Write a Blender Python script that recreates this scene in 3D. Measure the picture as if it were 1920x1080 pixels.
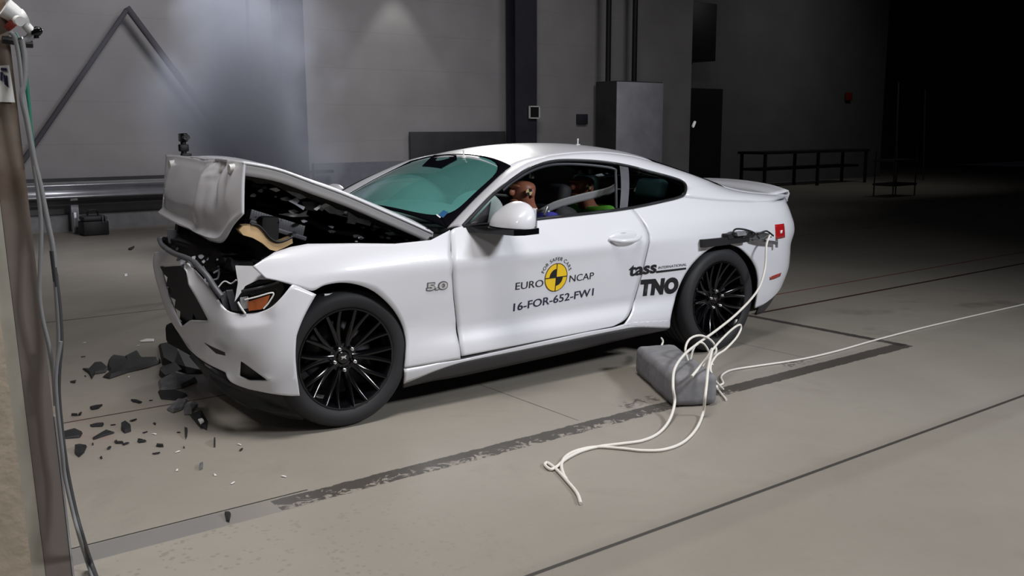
import bpy, bmesh, math, random
from mathutils import Vector, Matrix, Euler, noise
random.seed(7)
SC = bpy.context.scene
for o in list(bpy.data.objects): bpy.data.objects.remove(o)
COL = SC.collection
PI = math.pi
# ------------------------------------------------------------------ camera
F, YAW, PITCH, ROLL = 1762.9, 0.64859, 0.16749, -0.00423
CAM = Vector((-1.980, -4.914, 1.442))
_r0 = Vector((math.cos(YAW), -math.sin(YAW), 0))
CW = Vector((math.sin(YAW)*math.cos(PITCH), math.cos(YAW)*math.cos(PITCH), -math.sin(PITCH)))
_u0 = _r0.cross(CW)
CR = _r0*math.cos(ROLL) + _u0*math.sin(ROLL)
CU = -_r0*math.sin(ROLL) + _u0*math.cos(ROLL)
cd = bpy.data.cameras.new('camera'); cam = bpy.data.objects.new('camera', cd); COL.objects.link(cam)
cd.sensor_width = 36; cd.lens = 36*F/1920; cd.clip_start = .05; cd.clip_end = 200
m = Matrix((CR, CU, -CW)).transposed().to_4x4(); m.translation = CAM; cam.matrix_world = m
SC.camera = cam
# ------------------------------------------------------------------ world, exposure, lights
SC.view_settings.view_transform = 'Standard'; SC.view_settings.look = 'None'
SC.view_settings.gamma = 1; SC.view_settings.exposure = 0.0
W = bpy.data.worlds.new('hall_dark'); SC.world = W; W.use_nodes = True
W.node_tree.nodes['Background'].inputs[0].default_value = (.75, .8, 1, 1)
W.node_tree.nodes['Background'].inputs[1].default_value = 0.002
def area(name, loc, target, sx, sy, power, color=(1, .98, .95), spread=PI):
    l = bpy.data.lights.new(name, 'AREA'); l.shape = 'RECTANGLE'; l.size = sx; l.size_y = sy
    l.energy = power; l.color = color; l.spread = spread
    o = bpy.data.objects.new(name, l); COL.objects.link(o); o.location = loc
    o.rotation_euler = (Vector(target)-Vector(loc)).to_track_quat('-Z', 'Y').to_euler(); return o
def spot(name, loc, target, power, ang, blend, color=(1, .97, .92), rad=.1):
    l = bpy.data.lights.new(name, 'SPOT'); l.energy = power; l.spot_size = ang; l.spot_blend = blend
    l.color = color; l.shadow_soft_size = rad
    o = bpy.data.objects.new(name, l); COL.objects.link(o); o.location = loc
    o.rotation_euler = (Vector(target)-Vector(loc)).to_track_quat('-Z', 'Y').to_euler(); return o
area('ceiling_flood', (-0.4, -2.6, 6.6), (-.2, -1.6, 0), 2.8, 1.2, 86, spread=1.5)
area('smoke_fill', (1.9, 6.2, 5.6), (1.9, 6.2, 0), .8, .5, 19, color=(.93, .95, 1), spread=1.1)  # added fill lamp that brightens the smoke
area('ceiling_flood_side', (3.8, -6.6, 4.0), (2.0, -.9, .7), 1.6, .7, 132, color=(.93, .96, 1), spread=1.9)
area('ceiling_flood_front', (-3.4, -3.2, 4.0), (0, -.9, .7), .9, .5, 10, spread=1.9)
area('ceiling_flood_wall', (3.4, 2.6, 6.6), (3.0, 8.6, 1.0), 3.0, .8, 125, color=(1, .97, .98), spread=2.0)
area('ceiling_flood_right', (10.5, 4.5, 6.6), (10.5, 9.8, 1.8), 1.6, .6, 17, color=(1, .97, .98), spread=1.9)
area('end_wall_fill', (18.5, 6.0, 6.6), (18.5, 11.0, 1.5), 1.6, .6, 20, spread=1.9)  # added dim fill so the end wall is not black
area('wall_lamp', (6.9, 8.0, 5.25), (1.4, -.3, 1.0), 1.4, .9, 40, spread=1.2)
spot('wall_washer', (6.75, 9.52, 4.35), (6.75, 9.60, 0), 34, math.radians(64), .18)
# ------------------------------------------------------------------ helpers
def ray(x, y): return CW + CR*((x-960)/F) - CU*((y-540)/F)
def U(x, y, X=None, Y=None, Z=None):
    d = ray(x, y)
    t = (X-CAM.x)/d.x if X is not None else (Y-CAM.y)/d.y if Y is not None else (Z-CAM.z)/d.z
    return CAM + d*t
def node_mat(name):
    M = bpy.data.materials.new(name); M.use_nodes = True
    nt = M.node_tree; return M, nt, nt.nodes['Principled BSDF']
def mat(name, col, rough=.5, metal=0., coat=0., spec=.5, var=0., vscale=8., bump=0., bscale=60., emis=None, trans=0., ior=1.45, alpha=1.):
    M, nt, b = node_mat(name)
    b.inputs['Base Color'].default_value = (*col, 1); b.inputs['Roughness'].default_value = rough
    b.inputs['Metallic'].default_value = metal; b.inputs['Coat Weight'].default_value = coat
    b.inputs['Coat Roughness'].default_value = .04
    b.inputs['Specular IOR Level'].default_value = spec; b.inputs['Transmission Weight'].default_value = trans
    b.inputs['IOR'].default_value = ior; b.inputs['Alpha'].default_value = alpha
    if emis: b.inputs['Emission Color'].default_value = (*emis[:3], 1); b.inputs['Emission Strength'].default_value = emis[3]
    tc = nt.nodes.new('ShaderNodeTexCoord')
    n = nt.nodes.new('ShaderNodeTexNoise'); n.inputs['Scale'].default_value = vscale; n.inputs['Detail'].default_value = 6
    nt.links.new(tc.outputs['Object'], n.inputs['Vector'])
    if var > 0:
        r = nt.nodes.new('ShaderNodeValToRGB')
        r.color_ramp.elements[0].position = .3; r.color_ramp.elements[1].position = .7
        r.color_ramp.elements[0].color = (*[c*(1-var) for c in col], 1)
        r.color_ramp.elements[1].color = (*[min(1, c*(1+var*.6)) for c in col], 1)
        nt.links.new(n.outputs['Fac'], r.inputs[0]); nt.links.new(r.outputs[0], b.inputs['Base Color'])
    if bump > 0:
        n2 = nt.nodes.new('ShaderNodeTexNoise'); n2.inputs['Scale'].default_value = bscale; n2.inputs['Detail'].default_value = 5
        nt.links.new(tc.outputs['Object'], n2.inputs['Vector'])
        bp = nt.nodes.new('ShaderNodeBump'); bp.inputs['Strength'].default_value = bump; bp.inputs['Distance'].default_value = .01
        nt.links.new(n2.outputs['Fac'], bp.inputs['Height']); nt.links.new(bp.outputs[0], b.inputs['Normal'])
    return M
def glass_mat(name, tint, refl_rough=.02, opacity=.0, haze_col=(.3, .6, .55)):
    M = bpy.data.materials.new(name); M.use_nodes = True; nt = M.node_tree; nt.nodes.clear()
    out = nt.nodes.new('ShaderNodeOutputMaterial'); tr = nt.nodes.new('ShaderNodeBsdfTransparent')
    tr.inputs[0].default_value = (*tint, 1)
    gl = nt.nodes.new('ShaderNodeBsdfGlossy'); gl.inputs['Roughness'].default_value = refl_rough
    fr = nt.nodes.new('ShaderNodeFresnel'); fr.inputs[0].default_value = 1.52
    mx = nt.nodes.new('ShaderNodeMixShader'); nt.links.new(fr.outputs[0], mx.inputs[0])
    df = nt.nodes.new('ShaderNodeBsdfDiffuse'); df.inputs[0].default_value = (*haze_col, 1)
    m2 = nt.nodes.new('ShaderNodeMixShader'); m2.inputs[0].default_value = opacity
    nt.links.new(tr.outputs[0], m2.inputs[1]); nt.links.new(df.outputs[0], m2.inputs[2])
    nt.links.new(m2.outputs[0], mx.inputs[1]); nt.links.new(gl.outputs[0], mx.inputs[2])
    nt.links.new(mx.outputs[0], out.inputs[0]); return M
MT = dict(
    paint=mat('white_paint', (.655, .655, .70), .32, coat=.7, spec=.35),
    paint_in=mat('white_inner_paint', (.42, .42, .44), .55),
    black=mat('black_plastic', (.012, .012, .014), .5),
    gloss_black=mat('gloss_black', (.003, .003, .004), .16, coat=.25, spec=.35),
    trim=mat('black_trim', (.02, .02, .023), .4),
    skirt=mat('dark_skirt', (.035, .033, .036), .5),
    liner=mat('wheel_liner', (.008, .008, .009), .8),
    rubber=mat('rubber', (.022, .022, .025), .62, spec=.35),
    chrome=mat('chrome', (.75, .75, .77), .18, metal=1),
    steel=mat('steel', (.35, .36, .38), .35, metal=.9, var=.3, vscale=12),
    alu=mat('aluminium', (.32, .33, .36), .45, metal=.6, var=.3, vscale=20),
    flange=mat('flange_shaded', (.42, .41, .42), .5), silver=mat('torn_silver', (.60, .60, .63), .3, metal=.5),
    foam=mat('tan_foam', (.62, .42, .22), .7, var=.18, vscale=10),
    greyplastic=mat('grey_plastic', (.10, .10, .115), .45, var=.2),
    orange=mat('amber_lens', (.42, .09, .015), .15, coat=1),
    red=mat('red_lens', (.42, .012, .015), .15, coat=1),
    redm=mat('red_marker', (.32, .04, .03), .3, coat=.5),
    winglass=glass_mat('side_glass', (.86, .88, .88)),
    darkglass=glass_mat('dark_glass', (.45, .48, .50)),
    wsglass=glass_mat('windscreen_glass', (.48, .76, .74), opacity=.48, haze_col=(.125, .35, .33)),  # diffuse teal mixed in to imitate haze on the glass
    frit=mat('frit_black', (.004, .004, .006), .6, spec=.0),
    airbag=mat('airbag_cloth', (.62, .68, .66), .8, var=.08, vscale=6),
    interior=mat('interior_black', (.010, .010, .011), .8),
    seat=mat('seat_cloth', (.02, .02, .023), .7),
    teal=mat('headrest_vinyl', (.22, .40, .40), .3),
    belt=mat('belt_webbing', (.24, .235, .24), .7),
    skin=mat('dummy_vinyl', (.42, .15, .09), .45, var=.15, vscale=9),
    yellow=mat('yellow', (.85, .55, .02), .4),
    yellowp=mat('pale_yellow', (.85, .62, .30), .5),
    inkb=mat('black_ink', (.012, .012, .015), .4),
    navy=mat('navy_ink', (.02, .02, .05), .4),
    green=mat('green_cloth', (.20, .60, .06), .8),
    blue=mat('blue_cloth', (.03, .03, .30), .7),
    greycloth=mat('grey_cloth', (.16, .16, .19), .8),
    cable=mat('white_cable', (.70, .67, .62), .5),
    cableg=mat('grey_cable', (.22, .22, .23), .5),
    cabled=mat('dark_cable', (.05, .05, .055), .5),
    cablegr=mat('green_cable', (.02, .18, .12), .5),
    pad=mat('grey_pad', (.185, .18, .19), .85, var=.18, vscale=14, bump=.25, bscale=30),
    white=mat('white_plastic', (.75, .75, .75), .4),
    bluesticker=mat('blue_sticker', (.02, .09, .22), .5),
    shard=mat('shard_black', (.018, .017, .018), .6, var=.3, vscale=20),
    shardg=mat('shard_grey', (.14, .14, .15), .5, var=.4, vscale=20),
    darkmetal=mat('dark_painted_metal', (.05, .05, .055), .5, var=.2, vscale=4),
    galv=mat('galvanised', (.58, .59, .64), .34, metal=.7, var=.15, vscale=3),
    brace=mat('brace_grey', (.10, .095, .11), .9, spec=.2),
    pillar=mat('steel_pillar', (.035, .036, .05), .55, var=.2, vscale=3),
)
def link(name, me, parent=None, m=None, smooth=True):
    o = bpy.data.objects.new(name, me); COL.objects.link(o)
    if m is not None: me.materials.append(MT[m] if isinstance(m, str) else m)
    if smooth:
        for p in me.polygons: p.use_smooth = True
    if parent is not None: o.parent = parent
    return o
def thing(name, label, cat, loc=(0, 0, 0), group=None):
    o = bpy.data.objects.new(name, None); COL.objects.link(o); o.location = loc; o.empty_display_size = .1
    o['label'] = label; o['category'] = cat
    if group: o['group'] = group
    return o
def tag(o, label, cat, group=None):
    o['label'] = label; o['category'] = cat
    if group: o['group'] = group
    return o
def reloc(o, loc):
    """move a single-mesh thing's origin to loc"""
    loc = Vector(loc); o.data.transform(Matrix.Translation(-loc)); o.location = loc; return o
def structure(o): o['kind'] = 'structure'; return o
def autosmooth(o, ang=35):
    me = o.data; bm = bmesh.new(); bm.from_mesh(me)
    for e in bm.edges:
        if len(e.link_faces) == 2 and e.calc_face_angle(0) > math.radians(ang): e.smooth = False
    bm.to_mesh(me); bm.free(); return o
def bm_obj(name, bm, m, parent=None, ang=35, off=None):
    bmesh.ops.recalc_face_normals(bm, faces=bm.faces) if off != 'keep' else None
    me = bpy.data.meshes.new(name); bm.to_mesh(me); bm.free()
    o = link(name, me, parent, m); autosmooth(o, ang); return o
def add_box(bm, c, s, rot=None, bev=0.0, seg=2):
    r = bmesh.ops.create_cube(bm, size=1)
    M4 = Matrix.Translation(c) @ (rot.to_matrix().to_4x4() if rot else Matrix()) @ Matrix.Diagonal((*s, 1))
    bmesh.ops.transform(bm, matrix=M4, verts=r['verts'])
    if bev > 0:
        es = list({e for v in r['verts'] for e in v.link_edges})
        bmesh.ops.bevel(bm, geom=es, offset=bev, segments=seg, affect='EDGES', profile=.5)
def add_cyl(bm, a, b, r1, r2=None, n=20, cap=True):
    a = Vector(a); b = Vector(b); r2 = r1 if r2 is None else r2; d = b-a
    M4 = Matrix.Translation((a+b)/2) @ d.to_track_quat('Z', 'Y').to_matrix().to_4x4()
    bmesh.ops.create_cone(bm, cap_ends=cap, segments=n, radius1=r1, radius2=r2, depth=d.length, matrix=M4)
def add_sph(bm, c, s, n=20, rot=None):
    M4 = Matrix.Translation(c) @ (rot.to_matrix().to_4x4() if rot else Matrix()) @ Matrix.Diagonal((*s, 1))
    bmesh.ops.create_uvsphere(bm, u_segments=n, v_segments=max(8, n//2), radius=1, matrix=M4)
def cr(P, t):
    """Catmull-Rom through P (list of vectors) at t in 0..len-1"""
    n = len(P)-1; i = min(int(t), n-1); f = t-i
    p1, p2 = P[i], P[i+1]; p0 = P[i-1] if i > 0 else p1*2-p2; p3 = P[i+2] if i+2 <= n else p2*2-p1
    return ((p1*2) + (p2-p0)*f + (p0*2-p1*5+p2*4-p3)*f*f + (p1*3-p0-p2*3+p3)*f**3)*.5
def spline(P, n):
    P = [Vector(p) for p in P]; return [cr(P, (len(P)-1)*i/n) for i in range(n+1)]
def add_tube(bm, P, r, n=8, res=8, raw=False):
    Q = [Vector(p) for p in P] if raw else spline(P, (len(P)-1)*res)
    rings = []; up = Vector((0, 0, 1)); prev = None
    for i, p in enumerate(Q):
        t = (Q[min(i+1, len(Q)-1)]-Q[max(i-1, 0)])
        if t.length < 1e-9: t = Vector((1, 0, 0))
        t.normalize()
        s = prev if prev is not None else t.cross(up if abs(t.z) < .95 else Vector((1, 0, 0)))
        s = (s - t*s.dot(t)).normalized(); prev = s; q = t.cross(s)
        rr = r(i/(len(Q)-1)) if callable(r) else r
        rings.append([bm.verts.new(p + (s*math.cos(a)+q*math.sin(a))*rr) for a in [2*PI*k/n for k in range(n)]])
    for a, b in zip(rings, rings[1:]):
        for k in range(n): bm.faces.new((a[k], a[(k+1) % n], b[(k+1) % n], b[k]))
    bm.faces.new(rings[0]); bm.faces.new(rings[-1][::-1])
def tube(name, P, r, m, parent=None, n=8, res=8):
    bm = bmesh.new(); add_tube(bm, P, r, n, res); return bm_obj(name, bm, m, parent, 60)
def add_prism(bm, pts, d):
    """polygon of 3D points extruded by vector d"""
    d = Vector(d); a = [bm.verts.new(Vector(p)) for p in pts]; b = [bm.verts.new(Vector(p)+d) for p in pts]
    n = len(a); bm.faces.new(a[::-1]); bm.faces.new(b)
    for i in range(n): bm.faces.new((a[i], a[(i+1) % n], b[(i+1) % n], b[i]))
def add_lathe(bm, prof, M4, n=48, close=False):
    rings = []
    for (r, y) in prof:
        rings.append([bm.verts.new(M4 @ Vector((r*math.cos(a), y, r*math.sin(a)))) for a in [2*PI*k/n for k in range(n)]])
    for a, b in zip(rings, rings[1:]+([rings[0]] if close else [])):
        for k in range(n): bm.faces.new((a[k], a[(k+1) % n], b[(k+1) % n], b[k]))
def add_grid(bm, G):
    V = [[bm.verts.new(p) for p in row] for row in G]
    for a, b in zip(V, V[1:]):
        for k in range(len(a)-1): bm.faces.new((a[k], a[k+1], b[k+1], b[k]))
    return V
def sheet(name, G, m, parent, thick=.01, out=None, ang=40, inner=None):
    """grid G of points to a solid panel; 'out' = a direction its outer face looks to"""
    bm = bmesh.new(); add_grid(bm, G)
    bmesh.ops.recalc_face_normals(bm, faces=bm.faces); bm.normal_update()
    n = sum((f.normal*f.calc_area() for f in bm.faces), Vector())
    if out is not None and n.dot(Vector(out)) < 0: bmesh.ops.reverse_faces(bm, faces=bm.faces)
    me = bpy.data.meshes.new(name); bm.to_mesh(me); bm.free()
    o = link(name, me, parent, m); autosmooth(o, ang)
    if thick:
        md = o.modifiers.new('thickness', 'SOLIDIFY'); md.thickness = thick; md.offset = -1
        if inner: me.materials.append(MT[inner]); md.material_offset = 1; md.material_offset_rim = 0
    return o
def mirrored(o, parent=None):
    """a copy of o on the other side of the car's centre plane"""
    me = o.data.copy(); me.transform(Matrix.Diagonal((1, -1, 1, 1))); me.flip_normals()
    c = bpy.data.objects.new(o.name.split('.')[0], me); COL.objects.link(c); c.parent = parent or o.parent
    for md in o.modifiers:
        if md.type == 'SOLIDIFY':
            k = c.modifiers.new('thickness', 'SOLIDIFY'); k.thickness = md.thickness; k.offset = md.offset
            k.material_offset = md.material_offset; k.material_offset_rim = md.material_offset_rim
    return c
# ------------------------------------------------------------------ floor and hall
def math_node(nt, op, a, b=None, c=None, clamp=False):
    n = nt.nodes.new('ShaderNodeMath'); n.operation = op; n.use_clamp = clamp
    for i, v in enumerate((a, b, c)):
        if v is None: continue
        if isinstance(v, (int, float)): n.inputs[i].default_value = v
        else: nt.links.new(v, n.inputs[i])
    return n.outputs[0]
def floor_material():
    M, nt, b = node_mat('concrete_floor')
    L = nt.links; tc = nt.nodes.new('ShaderNodeTexCoord'); sp = nt.nodes.new('ShaderNodeSeparateXYZ')
    L.new(tc.outputs['Object'], sp.inputs[0]); X, Y = sp.outputs[0], sp.outputs[1]
    def noi(scale, detail=6, rough=.6, dist=0.):
        n = nt.nodes.new('ShaderNodeTexNoise'); n.inputs['Scale'].default_value = scale
        n.inputs['Detail'].default_value = detail; n.inputs['Roughness'].default_value = rough
        n.inputs['Distortion'].default_value = dist; L.new(tc.outputs['Object'], n.inputs['Vector']); return n.outputs['Fac']
    mn = lambda op, a, b_=None, c=None, clamp=False: math_node(nt, op, a, b_, c, clamp)
    def band(v, lo, hi, soft=.004):
        a = mn('MULTIPLY_ADD', mn('SUBTRACT', v, lo), 1/soft, .5, True)
        c = mn('MULTIPLY_ADD', mn('SUBTRACT', hi, v), 1/soft, .5, True); return mn('MULTIPLY', a, c)
    def mix(fac, c1, c2):
        n = nt.nodes.new('ShaderNodeMix'); n.data_type = 'RGBA'; L.new(fac, n.inputs[0])
        for s, c in ((n.inputs[6], c1), (n.inputs[7], c2)):
            if isinstance(c, tuple): s.default_value = (*c, 1)
            else: L.new(c, s)
        return n.outputs[2]
    big = noi(.55, 5, .6); mid = noi(2.3, 8, .65, .6); fine = noi(26, 8, .7); vfine = noi(120, 3, .6)
    base = mix(mn('MULTIPLY_ADD', mn('SUBTRACT', big, .5), 2.4, .5, True), (.245, .221, .190), (.305, .279, .244))
    base = mix(mn('MULTIPLY', mn('MULTIPLY_ADD', mn('SUBTRACT', mid, .56), 5, 0, True), .45), base, (.20, .18, .155))
    base = mix(mn('MULTIPLY', mn('MULTIPLY_ADD', mn('SUBTRACT', fine, .55), 6, 0, True), .22), base, (.18, .165, .145))
    base = mix(mn('MULTIPLY', mn('GREATER_THAN', vfine, .72), .25), base, (.12, .11, .10))
    # nearest, coarser strip at the barrier foot: pebbly aggregate
    rg = mn('MULTIPLY', mn('LESS_THAN', Y, -1.66), mn('MULTIPLY_ADD', mn('SUBTRACT', .1, X), .9, 0, True))
    vor = nt.nodes.new('ShaderNodeTexVoronoi'); vor.inputs['Scale'].default_value = 34; L.new(tc.outputs['Object'], vor.inputs['Vector'])
    peb = mn('MULTIPLY', mn('LESS_THAN', vor.outputs['Distance'], .30), mn('GREATER_THAN', noi(9), .5))
    base = mix(mn('MULTIPLY', mn('MULTIPLY', peb, rg), .55), base, (.13, .11, .09))
    base = mix(mn('MULTIPLY', rg, .25), base, (.40, .37, .33))
    # painted lines (worn), seams and the track
    wear = noi(17, 6, .7, 1.2); edge = mn('MULTIPLY', mn('SUBTRACT', noi(18, 6, .7), .5), .045)
    Yw = mn('ADD', Y, edge); Xw = mn('ADD', X, edge)
    tape_in = band(Yw, -1.650, -1.535, .004); tapeX = band(Xw, -3.0, 3.86, .004)
    solid = mn('LESS_THAN', X, -.62)
    keep = mn('MAXIMUM', mn('GREATER_THAN', mn('ADD', wear, mn('MULTIPLY', mn('MULTIPLY_ADD', mn('SUBTRACT', Y, -1.63), 9.0, 0, True), .20)), .485), solid)
    keep = mn('MAXIMUM', keep, mn('GREATER_THAN', X, 2.1))
    tape = mn('MULTIPLY', mn('MULTIPLY', tape_in, tapeX), keep)
    base = mix(mn('MULTIPLY', mn('MULTIPLY', tape, mn('SUBTRACT', 1, solid)), .94), base, (.055, .048, .044))
    base = mix(mn('MULTIPLY', mn('MULTIPLY', band(Y, -1.66, -1.525, .004), mn('MULTIPLY_ADD', X, -2.0, -.8, True)), .7), base, (.17, .165, .17))
    base = mix(band(Y, -1.520, -1.510, .004), base, mix(mn('LESS_THAN', X, -.45), base, (.03, .03, .03)))
    cross = mn('MULTIPLY', band(Xw, 3.80, 3.87, .006), band(Yw, -1.6, .05, .006))
    base = mix(mn('MULTIPLY', cross, .93), base, (.04, .036, .034))
    scuff = mn('MULTIPLY', mn('MULTIPLY', band(X, 1.35, 1.62, .05), band(Y, -1.50, -1.40, .02)), mn('GREATER_THAN', wear, .52))
    scuff2 = mn('MULTIPLY', mn('MULTIPLY', band(X, 2.75, 2.95, .05), band(Y, -1.50, -1.40, .02)), mn('GREATER_THAN', wear, .52))
    base = mix(mn('MULTIPLY', mn('MAXIMUM', scuff, scuff2), .85), base, (.06, .052, .048))
    redl = mn('MULTIPLY', band(Y, .150, .172, .004), mn('GREATER_THAN', X, 3.95))
    base = mix(mn('MULTIPLY', redl, .95), base, (.16, .018, .014))
    blk = mn('MULTIPLY', band(Y, -.300, -.262, .004), mn('GREATER_THAN', X, 3.9))
    base = mix(mn('MULTIPLY', blk, .95), base, (.035, .008, .008))
    trk = mn('MULTIPLY', band(Y, .045, .062, .004), mn('LESS_THAN', X, 3.9))
    base = mix(trk, base, (.03, .028, .026))
    redst = mn('MULTIPLY', mn('MULTIPLY', band(X, -1.1, -.45, .3), band(Y, -.55, .1, .3)), mn('MULTIPLY_ADD', mn('SUBTRACT', mid, .45), 3, 0, True))
    base = mix(mn('MULTIPLY', redst, .35), base, (.32, .10, .07))
    for (y0, y1) in ((-2.662, -2.642), (2.832, 2.852)): base = mix(band(Y, y0, y1, .004), base, (.02, .02, .02))
    base = mix(mn('MULTIPLY', band(Y, -2.80, -2.60, .05), .25), base, (.16, .14, .12))
    for x0 in (1.02, 3.02): base = mix(mn('MULTIPLY', mn('MULTIPLY', band(X, x0, x0+.007, .003), band(Y, -1.5, 2.8, .01)), .8), base, (.05, .045, .04))
    # dark soft smudges on the right
    sm = mn('MULTIPLY', mn('MULTIPLY', band(X, 3.7, 6.2, .6), band(Y, -1.4, -.6, .3)), mn('MULTIPLY_ADD', mn('SUBTRACT', noi(1.9, 3), .56), 9, 0, True))
    base = mix(mn('MULTIPLY', sm, .45), base, (.09, .08, .07))
    L.new(base, b.inputs['Base Color'])
    L.new(mn('MULTIPLY_ADD', mid, .25, .30), b.inputs['Roughness'])
    b.inputs['Specular IOR Level'].default_value = .42
    bp = nt.nodes.new('ShaderNodeBump'); bp.inputs['Strength'].default_value = .12; bp.inputs['Distance'].default_value = .004
    L.new(fine, bp.inputs['Height']); L.new(bp.outputs[0], b.inputs['Normal'])
    return M
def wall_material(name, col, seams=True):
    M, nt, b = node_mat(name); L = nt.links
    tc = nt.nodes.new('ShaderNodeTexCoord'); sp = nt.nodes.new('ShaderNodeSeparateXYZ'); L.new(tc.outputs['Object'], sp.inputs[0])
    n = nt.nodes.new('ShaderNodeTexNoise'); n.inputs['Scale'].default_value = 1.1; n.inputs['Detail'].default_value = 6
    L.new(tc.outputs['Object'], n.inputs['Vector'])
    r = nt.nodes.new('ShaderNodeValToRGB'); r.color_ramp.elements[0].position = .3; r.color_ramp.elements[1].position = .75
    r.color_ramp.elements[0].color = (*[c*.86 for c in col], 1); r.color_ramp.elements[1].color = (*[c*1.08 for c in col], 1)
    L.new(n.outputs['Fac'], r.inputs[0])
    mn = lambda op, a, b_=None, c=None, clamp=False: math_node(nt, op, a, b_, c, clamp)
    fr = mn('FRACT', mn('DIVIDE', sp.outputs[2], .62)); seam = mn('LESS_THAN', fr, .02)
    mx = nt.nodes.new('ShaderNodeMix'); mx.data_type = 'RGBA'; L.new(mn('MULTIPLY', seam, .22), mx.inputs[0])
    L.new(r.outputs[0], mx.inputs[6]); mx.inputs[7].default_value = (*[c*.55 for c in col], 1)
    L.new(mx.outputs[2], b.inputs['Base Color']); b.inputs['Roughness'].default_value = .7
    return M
def panel(name, c, s, m, bev=0, parent=None, ang=35):
    bm = bmesh.new(); add_box(bm, Vector(c), s, bev=bev); return bm_obj(name, bm, m, parent, ang)
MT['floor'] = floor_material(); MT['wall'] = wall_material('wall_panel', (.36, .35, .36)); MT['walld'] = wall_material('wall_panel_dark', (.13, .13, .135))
WY = 10.0
structure(panel('floor', (12, 4, -.05), (44, 32, .1), 'floor'))
structure(panel('wall_back', (4.0, WY+.1, 3.5), (20.9, .2, 7), 'wall'))
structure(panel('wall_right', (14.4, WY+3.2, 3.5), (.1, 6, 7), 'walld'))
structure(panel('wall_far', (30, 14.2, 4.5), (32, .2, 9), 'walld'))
structure(panel('baseboard_back', (-.6, WY-.06, .12), (10.4, .12, .24), mat('kerb_grey', (.24, .24, .25), .6, var=.15)))
# ------------------------------------------------------------------ car: body surface
ZK = [.12, .20, .27, .33, .40, .46, .60, .70, .765, .80, .87, .93, 1.0, 1.10, 1.20, 1.26]
HT = {  # half width of the body at each station, one value per height in ZK
 -.70: [.72, .78, .80, .81, .82, .83, .83, .82, .80, .78, .73, .68, .60, .5, .4, .4],
 -.35: [.84, .88, .90, .91, .915, .92, .925, .92, .905, .89, .85, .78, .72, .6, .5, .5],
 0.00: [.85, .90, .915, .925, .93, .935, .947, .949, .945, .935, .90, .85, .78, .68, .6, .55],
 0.40: [.85, .905, .922, .922, .915, .914, .93, .940, .944, .935, .905, .87, .80, .72, .63, .58],
 0.80: [.85, .910, .928, .924, .900, .904, .922, .934, .942, .932, .902, .872, .825, .755, .67, .61],
 1.30: [.85, .910, .926, .922, .896, .900, .918, .930, .940, .930, .900, .872, .832, .765, .68, .615],
 1.80: [.85, .910, .926, .922, .898, .904, .922, .934, .943, .934, .905, .876, .836, .770, .685, .62],
 2.20: [.85, .905, .926, .924, .912, .920, .938, .948, .952, .946, .924, .892, .845, .775, .69, .62],
 2.65: [.85, .900, .925, .935, .942, .950, .963, .965, .963, .958, .940, .908, .855, .775, .68, .60],
 3.10: [.84, .890, .910, .922, .932, .940, .953, .957, .956, .953, .938, .905, .845, .76, .66, .58],
 3.60: [.84, .890, .910, .922, .932, .940, .953, .957, .956, .953, .938, .905, .845, .76, .66, .58]}
XK = sorted(HT)
def c1(v, x):
    """cubic through 4 values (Catmull)"""
    p0, p1, p2, p3 = v; return .5*(2*p1+(p2-p0)*x+(2*p0-5*p1+4*p2-p3)*x*x+(3*p1-p0-3*p2+p3)*x**3)
def knot(K, x):
    x = min(max(x, K[0]), K[-1]-1e-6)
    for i in range(len(K)-1):
        if x < K[i+1]: return i, (x-K[i])/(K[i+1]-K[i])
    return len(K)-2, 1.
def hz(row, z):
    i, f = knot(ZK, z); n = len(ZK)-1
    # non-uniform hermite
    def sl(j):
        if j <= 0: return (row[1]-row[0])/(ZK[1]-ZK[0])
        if j >= n: return (row[n]-row[n-1])/(ZK[n]-ZK[n-1])
        return (row[j+1]-row[j-1])/(ZK[j+1]-ZK[j-1])
    d = ZK[i+1]-ZK[i]; a, b = row[i], row[i+1]; m0, m1 = sl(i)*d, sl(i+1)*d
    return (2*f**3-3*f*f+1)*a+(f**3-2*f*f+f)*m0+(-2*f**3+3*f*f)*b+(f**3-f*f)*m1
def H(x, z):
    i, f = knot(XK, x); n = len(XK)-1
    v = [hz(HT[XK[min(max(j, 0), n)]], z) for j in (i-1, i, i+1, i+2)]
    return c1(v, f)
XR = [(.15, 3.52), (.25, 3.62), (.34, 3.70), (.46, 3.77), (.56, 3.77), (.64, 3.765), (.72, 3.81), (.78, 3.80), (.87, 3.755), (.95, 3.745), (1.0, 3.74)]
def xr(z):
    K = [a for a, _ in XR]; i, f = knot(K, z); n = len(XR)-1
    return c1([XR[min(max(j, 0), n)][1] for j in (i-1, i, i+1, i+2)], f)
_pc = {}
def plan(z):
    k = round(z, 4)
    if k not in _pc:
        h, L = H(3.1, z), xr(z)-3.1; P = []
        for j in range(0, 61):
            a = (j/60)*PI/2; n = 3.3
            P.append((3.1+L*math.sin(a)**(2/n), -h*math.cos(a)**(2/n) if j < 60 else 0.))
        S_ = [0.]
        for a, b in zip(P, P[1:]): S_.append(S_[-1]+math.dist(a, b))
        _pc[k] = (P, S_)
    return _pc[k]
def BP(s, z, off=0.):
    """point of the near body side: s runs along the side and round the rear corner"""
    if s <= 3.1:
        return Vector((s, -H(s, z)-off, z))
    P, S_ = plan(z); d = min(s-3.1, S_[-1]); j = 0
    while j < len(S_)-2 and S_[j+1] < d: j += 1
    f = (d-S_[j])/(S_[j+1]-S_[j]); a, b = P[j], P[j+1]
    t = Vector((b[1]-a[1], -(b[0]-a[0]), 0)).normalized()
    return Vector((a[0]+(b[0]-a[0])*f, a[1]+(b[1]-a[1])*f, z)) + t*off
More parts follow.
